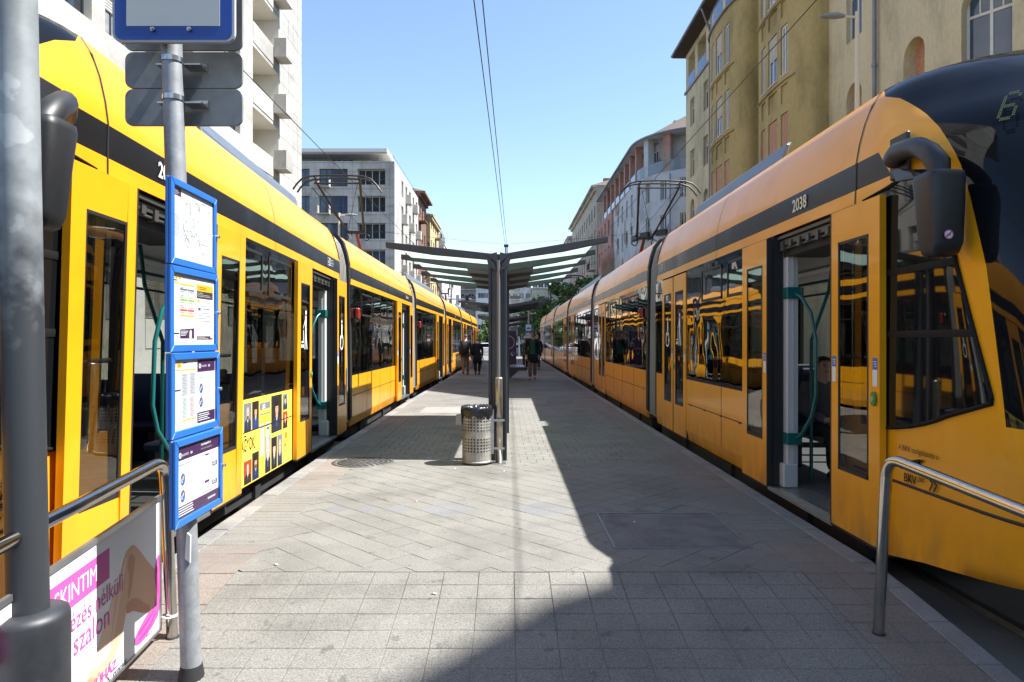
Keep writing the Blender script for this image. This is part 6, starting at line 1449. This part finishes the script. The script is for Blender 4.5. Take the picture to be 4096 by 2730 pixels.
def car(x, y, rz, m, label):
    t = thing('parked_car', label, 'car', (x, y, GZ)); c, s_ = math.cos(rz), math.sin(rz)
    def tf(a, b, z): return (x+a*c-b*s_, y+a*s_+b*c, GZ+z)
    mb = MB(tf); prof = [(-2.1, .3), (-2.12, .7), (-1.7, .85), (-1.35, .9), (2.0, .92), (2.1, .6), (2.08, .3)]
    mb.prism([(a, -.85, z) for a, z in prof], (0, 1.7, 0)); mb.prism([(a, -.74, z) for a, z in ((-1.3, .9), (-.55, 1.40), (.9, 1.45), (1.8, .92))], (0, 1.48, 0)); mb.build('body', m, t, bevel=.06, bseg=2)
    mb = MB(tf); mb.prism([(a, -.765, z) for a, z in ((-1.05, .95), (-.5, 1.33), (.85, 1.38), (1.5, .96))], (0, 1.53, 0)); mb.prism([(a, -.66, z) for a, z in ((-1.33, .93), (-.62, 1.39), (-.5, 1.36), (-1.1, .93))], (0, 1.32, 0)); mb.build('car_window', BGLASS, t)
    for a in (-1.3, 1.35):
        for b in (-.86, .70): mb = MB(tf); mb.tube([(a, b, .32), (a, b+.18, .32)], .32, 18); mb.tube([(a, b-.01, .32), (a, b+.19, .32)], .18, 12, m=1); mb.build('wheel', [RUB, ALU], t)
car(1.5, 76, .2, mat('car_silver', (.45, .46, .48), .3, .6, coat=.5), 'silver car crossing beyond the end of the platform'); car(-3.2, 80, .1, mat('car_white', (.7, .7, .7), .3, coat=.6), 'white car beyond the old man with bags')
car(8.2, 70, PI/2, mat('car_grey', (.12, .13, .14), .3, .4, coat=.5), 'grey car by the curved corner house'); car(7.6, 40, PI/2, MC['car_white'], 'white car on the roadway right of the shaded tram'); car(7.4, 26, PI/2, MC['car_silver'], 'silver car on the roadway right of the shaded tram')
t = thing('barrier', 'low steel barrier at the far crossing', 'barrier', (-1.8, 66, GZ)); mb = MB()
for z in (.35, .7, 1.0): mb.tube([(-2.6, 66, GZ+z), (-.9, 66, GZ+z)], .03, 6)
for x in (-2.6, -1.75, -.9): mb.tube([(x, 66, GZ), (x, 66, GZ+1.05)], .035, 6)
mb.build('rail_frame', ALU, t)

# ------------------------------------------------------------------ trees
LEAF = mat('leaf_green', (.072, .14, .028), .55, obvar=.35, var=.25, vscale=.4); LEAF.node_tree.nodes['Principled BSDF'].inputs['Subsurface Weight'].default_value = 0
LEAF2 = mat('leaf_bright', (.10, .19, .03), .55, obvar=.3, var=.2, vscale=.4)
BARK = mat('bark', (.07, .055, .042), .9, var=.3, vscale=3)
def tree(x, y, h, rad, label, seed, n=5200, m=None, ls=.30, low=.28):
    rr = random.Random(seed); t = thing('street_tree', label, 'tree', (x, y, GZ)); mb = MB()
    mb.tube([(x, y, GZ), (x+.1, y, h*.25), (x-.05, y+.1, h*.5), (x, y, h*.8)], [.20, .16, .11, .04], 9); tips = []
    for k in range(13):
        a = rr.uniform(0, 2*PI); z0 = h*rr.uniform(.26, .6); L_ = rad*rr.uniform(.6, 1.0); up = rr.uniform(.15, .8)
        p0 = Vector((x, y, z0)); p1 = p0+Vector((math.cos(a)*L_*.5, math.sin(a)*L_*.5, L_*up*.4)); p2 = p0+Vector((math.cos(a)*L_, math.sin(a)*L_, L_*up)); mb.tube([p0, p1, p2], [.07, .045, .015], 6); tips += [p1, p2]
    mb.build('trunk', BARK, t)
    cl = []
    for k in range(46):
        th = rr.uniform(0, 2*PI); zz = rr.uniform(low, 1.0); rmax = rad*math.sin(min(1, max(.08, (1.02-zz)/(1.02-low)*1.25+.12))*PI*.52+.1)*rr.uniform(.35, 1.0)
        cl.append((Vector((x+math.cos(th)*rmax, y+math.sin(th)*rmax, h*zz)), rad*rr.uniform(.14, .30)))
    cl += [(p, rad*.2) for p in tips]; mb = MB()
    for k in range(n):
        c, r_ = rr.choice(cl); v = Vector((rr.gauss(0, 1), rr.gauss(0, 1), rr.gauss(0, .8))).normalized()*r_*rr.uniform(.5, 1.1); q = c+v
        a = Vector((rr.gauss(0, 1), rr.gauss(0, 1), rr.gauss(0, .6))).normalized(); b = a.cross(Vector((rr.gauss(0, 1), rr.gauss(0, 1), rr.gauss(0, 1)))).normalized(); s_ = ls*rr.uniform(.5, 1.2)
        mb.add([tuple(q-a*s_), tuple(q+b*s_*.45), tuple(q+a*s_), tuple(q-b*s_*.45)], [(0, 1, 2, 3)])
    mb.build('crown', m or LEAF, t, recalc=False)
tree(6.4, 84, 8.6, 3.6, 'bushy green street tree standing behind the shaded tram', 1); tree(4.2, 98, 7.2, 2.9, 'smaller green tree left of the bushy street tree', 2, 3600); tree(9.2, 78, 8.4, 3.0, 'darker tree closest to the pink house', 3, 3600)
tree(-3.2, 110, 4.6, 2.0, 'bright green bush at the far end of the left tram', 4, 2600, LEAF2, .25, .1)
# ------------------------------------------------------------------ people
def skin_mesh(name, chains, mats, sub=1, pick=None):
    """chains: list of [(x,y,z,rx,ry)]; chains that start with an index tuple ('@', name) join a named vertex"""
    vs = []; rs = []; es = []; named = {}
    for ch in chains:
        prev = None
        for p in ch:
            if isinstance(p, str): prev = named[p]; continue
            if len(p) == 6: named[p[5]] = len(vs)
            vs.append(p[:3]); rs.append(p[3:5])
            if prev is not None: es.append((prev, len(vs)-1))
            prev = len(vs)-1
    me = bpy.data.meshes.new(name); me.from_pydata(vs, es, []); ob = bpy.data.objects.new(name, me); COL.objects.link(ob)
    md = ob.modifiers.new('s', 'SKIN'); md.use_smooth_shade = True
    sl = me.skin_vertices[0].data
    for i, r_ in enumerate(rs): sl[i].radius = r_; sl[i].use_root = (i == 0)
    m2 = ob.modifiers.new('d', 'SUBSURF'); m2.levels = sub; m2.render_levels = sub
    dg = bpy.context.evaluated_depsgraph_get(); out = bpy.data.meshes.new_from_object(ob.evaluated_get(dg)); bpy.data.objects.remove(ob); bpy.data.meshes.remove(me)
    out.materials.clear()
    for m in mats: out.materials.append(m)
    for f in out.polygons: f.use_smooth = True; f.material_index = pick(f.center) if pick else 0
    return out
def cloth(name, c, **k): return mat(name, c, .85, var=.15, vscale=9, **k)
SKIN = mat('skin', (.55, .32, .24), .5)
def person(label, x, y, h, face, swing, colors, coat=1.0, hair=(.05, .03, .02), bend=0., bag=None, sit=False, zf=0., stride=.16, cat='person', hands=True, dress=True, group=None):
    """face: +1 towards the camera (-Y), -1 away; swing: phase of the step"""
    t = thing('person', label, cat, (x, y, zf), group); k = h/1.75; f = -face
    def W(p): return (p[0]*k*face, p[1]*k*f, p[2]*k)            # local: +y is forward
    def C(ch): return [q if isinstance(q, str) else (*W(q[:3]), q[3]*k, q[4]*k, *q[5:]) for q in ch]
    st = stride*swing; b = bend
    if sit: hipL = [(-.10, .05, .48), (-.11, .46, .50), (-.10, .46, .08), (-.10, .60, .04)]; hipR = [(.10, .05, .48), (.11, .46, .50), (.10, .46, .08), (.10, .60, .04)]; z0 = -.46
    else:
        hipL = [(-.085, 0, .90), (-.09, st*.55+.03, .50), (-.085, st-.02*(st < 0), .09+max(0, -st)*.35), (-.095, st+.16, .035+max(0, -st)*.12)]
        hipR = [(.085, 0, .90), (.09, -st*.55+.03, .50), (.085, -st-.02*(st > 0), .09+max(0, st)*.35), (.095, -st+.16, .035+max(0, st)*.12)]; z0 = 0
    def up(z, d=0.): return (0, b*(z-.9)*1.0+d, z+z0)
    sh = 1.43+z0
    yb = lambda z: b*(z-z0-.9)
    if sit: arm = lambda s: [(s*.19, yb(sh), sh), (s*.26, .10, sh-.28), (s*.10, .32, sh-.36), (s*.05, .38, sh-.34)]
    else: arm = lambda s: [(s*.185, yb(sh), sh), (s*.235, yb(sh)*.7-.02-s*st*.35, 1.14), (s*.225, yb(sh)*.6+.07-s*st*.75, .88), (s*.22, yb(sh)*.6+.09-s*st*.8, .80)]
    torso = [(*up(.95), .15, .115, 'p'), (*up(1.1), .135, .10), (*up(1.3), .165, .115), (*up(1.42), .13, .09, 'c'), (*up(1.50, .01), .055, .06), (*up(1.60, .03), .072, .088), (*up(1.69, .03), .078, .095), (*up(1.745, .02), .045, .055)]
    if bend: torso[-3:] = [(0, yb(1.6)+.10, 1.575, .072, .088), (0, yb(1.6)+.13, 1.655, .078, .095), (0, yb(1.6)+.13, 1.70, .045, .055)]
    AR = (.055, .045, .035, .03); LR = (.088, .062, .045, .04)
    body = [torso]+[['c']+[(*p, r_, r_) for p, r_ in zip(arm(s), AR)] for s in (-1, 1)]+[['p']+[(*p, r_, r_) for p, r_ in zip(L_, LR)] for L_ in (hipL, hipR)]
    me = skin_mesh('body', [C(c) for c in body], [SKIN]); o = inst('body', me, t, Matrix.Translation((x, y, zf)))
    o.name = 'body'
    # trousers
    tr = [[(*up(1.0), .145, .12, 'p'), (*up(.93), .15, .125, 'q')]]+[['q']+[(*p, r_, r_) for p, r_ in zip(L_[:3], (.105, .078, .066))] for L_ in (hipL, hipR)]
    inst('trousers', skin_mesh('trousers', [C(c) for c in tr], [colors[1]]), t, Matrix.Translation((x, y, zf)))
    # jacket
    jk = [[(*up(.98), .16, .13, 'p'), (*up(1.12), .155, .125), (*up(1.3), .185, .135), (*up(1.43), .145, .11, 'c'), (*up(1.495), .075, .075)]]+[['c']+[(*p, r_, r_) for p, r_ in zip(arm(s)[:3], (.078, .066, .052))] for s in (-1, 1)]
    inst('jacket', skin_mesh('jacket', [C(c) for c in jk], [colors[0]]), t, Matrix.Translation((x, y, zf)))
    def TW(mb): return mb
    def tfw(a, b_, z): q = W((a, b_, z)); return (x+q[0], y+q[1], zf+q[2])
    if coat < .95 and not sit:
        mb = MB(tfw); rows_ = []
        for z, rx, ry in ((1.08, .165, .13), (.95, .185, .145), (.8, .20, .15), (coat, .215, .155), (coat, .195, .135)):
            rows_.append([(rx*math.cos(a)*(1+.03*math.sin(7*a)), yb(z)*.3+ry*math.sin(a), z) for a in [2*PI*q/24 for q in range(25)]])
        mb.grid(rows_); mb.build('coat_skirt', colors[0], t, recalc=False)
    if len(colors) > 2 and colors[2]:                            # shirt front
        mb = MB(tfw); rows_ = []
        for z, wx, d_ in ((1.455, .05, .10), (1.36, .085, .150), (1.2, .085, .150), (1.05, .09, .145), (.93, .10, .165)): rows_.append([(wx*q, yb(z)+d_*(1-.12*q*q), z+z0) for q in (-1, -.5, 0, .5, 1)])
        mb.grid(rows_); mb.build('shirt', colors[2], t, recalc=False)
    for s, L_ in ((-1, hipL), (1, hipR)):                        # shoes
        mb = MB(tfw); a, c = L_[2], L_[3]; rows_ = []; zz = max(.0, a[2]-.09)
        for q, w_, hh in ((-.07, .035, .07), (-.03, .045, .095), (.04, .046, .085), (.12, .05, .055), (.18, .042, .04), (.205, .02, .025)):
            rows_.append([(a[0]+w_*math.cos(th), a[1]+q, zz+max(0, hh*.5+hh*.5*math.sin(th)*1.0)) for th in [2*PI*i/10 for i in range(11)]])
        mb.grid(rows_); mb.poly(rows_[0]); mb.poly(rows_[-1]); mb.build('shoe', colors[3], t, recalc=False)
    hc = torso[-2]; hy = hc[1]; hz = hc[2]
    mb = MB(tfw); rows_ = []                                     # hair cap
    for lat in range(0, 7):
        ph = PI*.5-lat*PI/11; rows_.append([((.088+.006*math.sin(9*a+lat))*math.cos(ph)*math.cos(a), hy-.012+(.108+.006*math.sin(7*a+lat))*math.cos(ph)*math.sin(a)-(.0 if lat < 4 else 0), hz-.008+.088*math.sin(ph)+(max(0, math.sin(a))*.016*max(0, lat-2) if lat > 2 else 0)) for a in [2*PI*q/20 for q in range(21)]])
    mb.grid(rows_); mb.build('hair', mat('hair_%d' % int(sum(hair)*1000), hair, .7, var=.3, vscale=40), t, recalc=False)
    if face > 0 or sit:
        mb = MB(tfw); fy = hy+.083
        for e in (-.031, .031): mb.lathe([(0, -.008), (.012, 0), (0, .008)], (e, fy-.002, hz-.035), 8); mb.box(e-.018, e+.018, fy-.008, fy+.006, hz-.017, hz-.011)
        mb.build('eyes', INTD, t)
        mb = MB(tfw); mb.add([(-.014, fy-.012, hz-.075), (.014, fy-.012, hz-.075), (0, fy+.026, hz-.07), (0, fy, hz-.03)], [(0, 1, 2), (0, 2, 3), (1, 3, 2)]); mb.build('nose', SKIN, t)
        mb = MB(tfw); mb.box(-.024, .024, fy-.02, fy-.001, hz-.10, hz-.092); mb.build('mouth', mat('lips', (.30, .10, .08), .5), t)
    for s in (-1, 1):
        mb = MB(tfw); mb.lathe([(0, -.03), (.012, -.015), (.014, .01), (0, .03)], (s*.082, hy, hz-.05), 8, sx=.5); mb.build('ear', SKIN, t)
        wv, hv = Vector(arm(s)[2]), Vector(arm(s)[3]); d_ = (hv-wv).normalized(); mb = MB(tfw); fw = d_*.045
        sd_ = Vector((0, 1, 0)) if abs(d_.z) > .6 else Vector((1, 0, 0)); pl = hv+d_*.02
        mb.tube([wv+d_*.02, hv, hv+d_*.045], [.028, .036, .030], 8)
        for i, (o_, l_) in enumerate(((-.028, .062), (-.010, .075), (.009, .07), (.026, .055))):
            q0 = hv+d_*.035+sd_*o_; cu = Vector((-s*.014, 0, 0)); mb.tube([q0, q0+d_*l_*.5+cu*.4, q0+d_*l_+cu*1.4], [.0105, .0095, .007], 6)
        q0 = hv+sd_*.03; mb.tube([q0, q0+sd_*.025+d_*.03, q0+sd_*.028+d_*.06], [.012, .011, .008], 6); mb.build('hand', SKIN, t)
    return t, tfw, arm
NAVY = cloth('coat_navy', (.014, .016, .024)); BLKC = cloth('coat_black', (.010, .010, .011)); KHA = cloth('trousers_khaki', (.20, .145, .095)); TRB = cloth('trousers_black', (.012, .012, .013)); GRNS = cloth('shirt_green', (.012, .10, .05)); PKS = cloth('shoe_pink', (.36, .075, .08)); SHB = cloth('shoe_black', (.012, .011, .010)); GRYJ = cloth('jacket_grey', (.045, .046, .052)); BRS = cloth('shoe_brown', (.06, .035, .02))
m = cloth('plaid_green', (.09, .10, .075)); nt = m.node_tree; N = nt.nodes; L = nt.links; ck = N.new('ShaderNodeTexChecker'); ck.inputs['Scale'].default_value = 9; ck.inputs[1].default_value = (.17, .18, .13, 1); ck.inputs[2].default_value = (.022, .03, .028, 1)
tc = N.new('ShaderNodeNewGeometry'); L.new(tc.outputs['Position'], ck.inputs[0]); L.new(ck.outputs[0], N['Principled BSDF'].inputs['Base Color']); PLD = m
person('man in green shirt, open dark coat and pink shoes walking towards the camera', .91, 25.9, 1.84, 1, .55, [NAVY, KHA, GRNS, PKS], coat=.62, hair=(.10, .055, .03), stride=.22)
person('woman in checked jacket and black trousers walking away', .87, 35.3, 1.60, -1, .8, [PLD, TRB, None, SHB], coat=.78, hair=(.12, .06, .03))
person('grey haired person in dark clothes mostly hidden behind the man in green', 1.42, 34, 1.74, -1, -.6, [BLKC, TRB, None, SHB], coat=.7, hair=(.25, .25, .25))
t, tfw, arm = person('man in grey jacket and tan trousers carrying a black backpack', -1.86, 29.5, 1.74, -1, .9, [GRYJ, KHA, None, BRS], coat=.9, hair=(.06, .04, .028), stride=.24)
bp = thing('backpack', 'black backpack on the back of the man in tan trousers', 'backpack', (-1.95, 29.3, 1.0)); rows_ = []
for z, rx, ry in ((.92, .08, .05), (.96, .15, .11), (1.1, .175, .13), (1.28, .16, .11), (1.42, .11, .07), (1.46, .05, .03)): rows_.append([tfw(.04+rx*math.cos(a), -.20+ry*math.sin(a), z) for a in [2*PI*q/16 for q in range(17)]])
mb = MB(); mb.grid(rows_); mb.poly(rows_[0]); mb.poly(rows_[-1]); mb.build('bag_body', cloth('bag_black', (.012, .012, .014)), bp, recalc=False)
mb = MB()
for s in (-1, 1): mb.tube([tfw(.04+s*.10, -.14, 1.40), tfw(s*.13, -.02, 1.50), tfw(s*.13, .13, 1.38), tfw(s*.15, .06, 1.05)], .018, 6)
mb.build('strap', BLKC, bp)
t, tfw, arm = person('stooping person in long black coat holding two white carrier bags', -1.36, 29.9, 1.60, -1, .25, [BLKC, TRB, None, SHB], coat=.55, hair=(.10, .10, .10), bend=.18)
for s in (-1, 1):
    bg_ = thing('carrier_bag', 'white plastic carrier bag in the %s hand of the stooping person' % ('left' if s > 0 else 'right'), 'bag', tfw(s*.25, .1, .35)); rows_ = []; rb = random.Random(s+5)
    for z, rx, ry in ((.28, .07, .05), (.31, .105, .08), (.45, .12, .085), (.6, .085, .06), (.70, .035, .03), (.78, .012, .012)): rows_.append([tfw(s*.27+rx*math.cos(a)*(1+.08*rb.uniform(-1, 1)), .10+ry*math.sin(a), z) for a in [2*PI*q/14 for q in range(14)]]); rows_[-1].append(rows_[-1][0])
    mb = MB(); mb.grid(rows_); mb.poly(rows_[0]); mb.build('bag_body', mat('bag_plastic', (.42, .42, .44), .45), bg_, recalc=False)
# passengers seen through the open doors
t, tfw, arm = person('seated passenger in dark clothes looking at a phone inside the right tram', 3.38, 7.35, 1.66, 1, 0, [cloth('jacket_dim', (.10, .10, .11)), TRB, None, SHB], hair=(.02, .014, .01), sit=True, zf=.09)
ph = thing('mobile_phone', 'dark mobile phone in the hands of the seated passenger', 'phone', tfw(0, .42, .66)); mb = MB(tfw); mb.box(-.035, .035, .40, .412, .60, .74); mb.build('phone_body', BLK, ph, bevel=.004)
person('standing passenger in dark jacket with red bag inside the left tram', -4.2, 6.5, 1.7, 1, 0, [cloth('jacket_redblack', (.10, .015, .012)), TRB, None, SHB], hair=(.03, .02, .015), zf=.09)
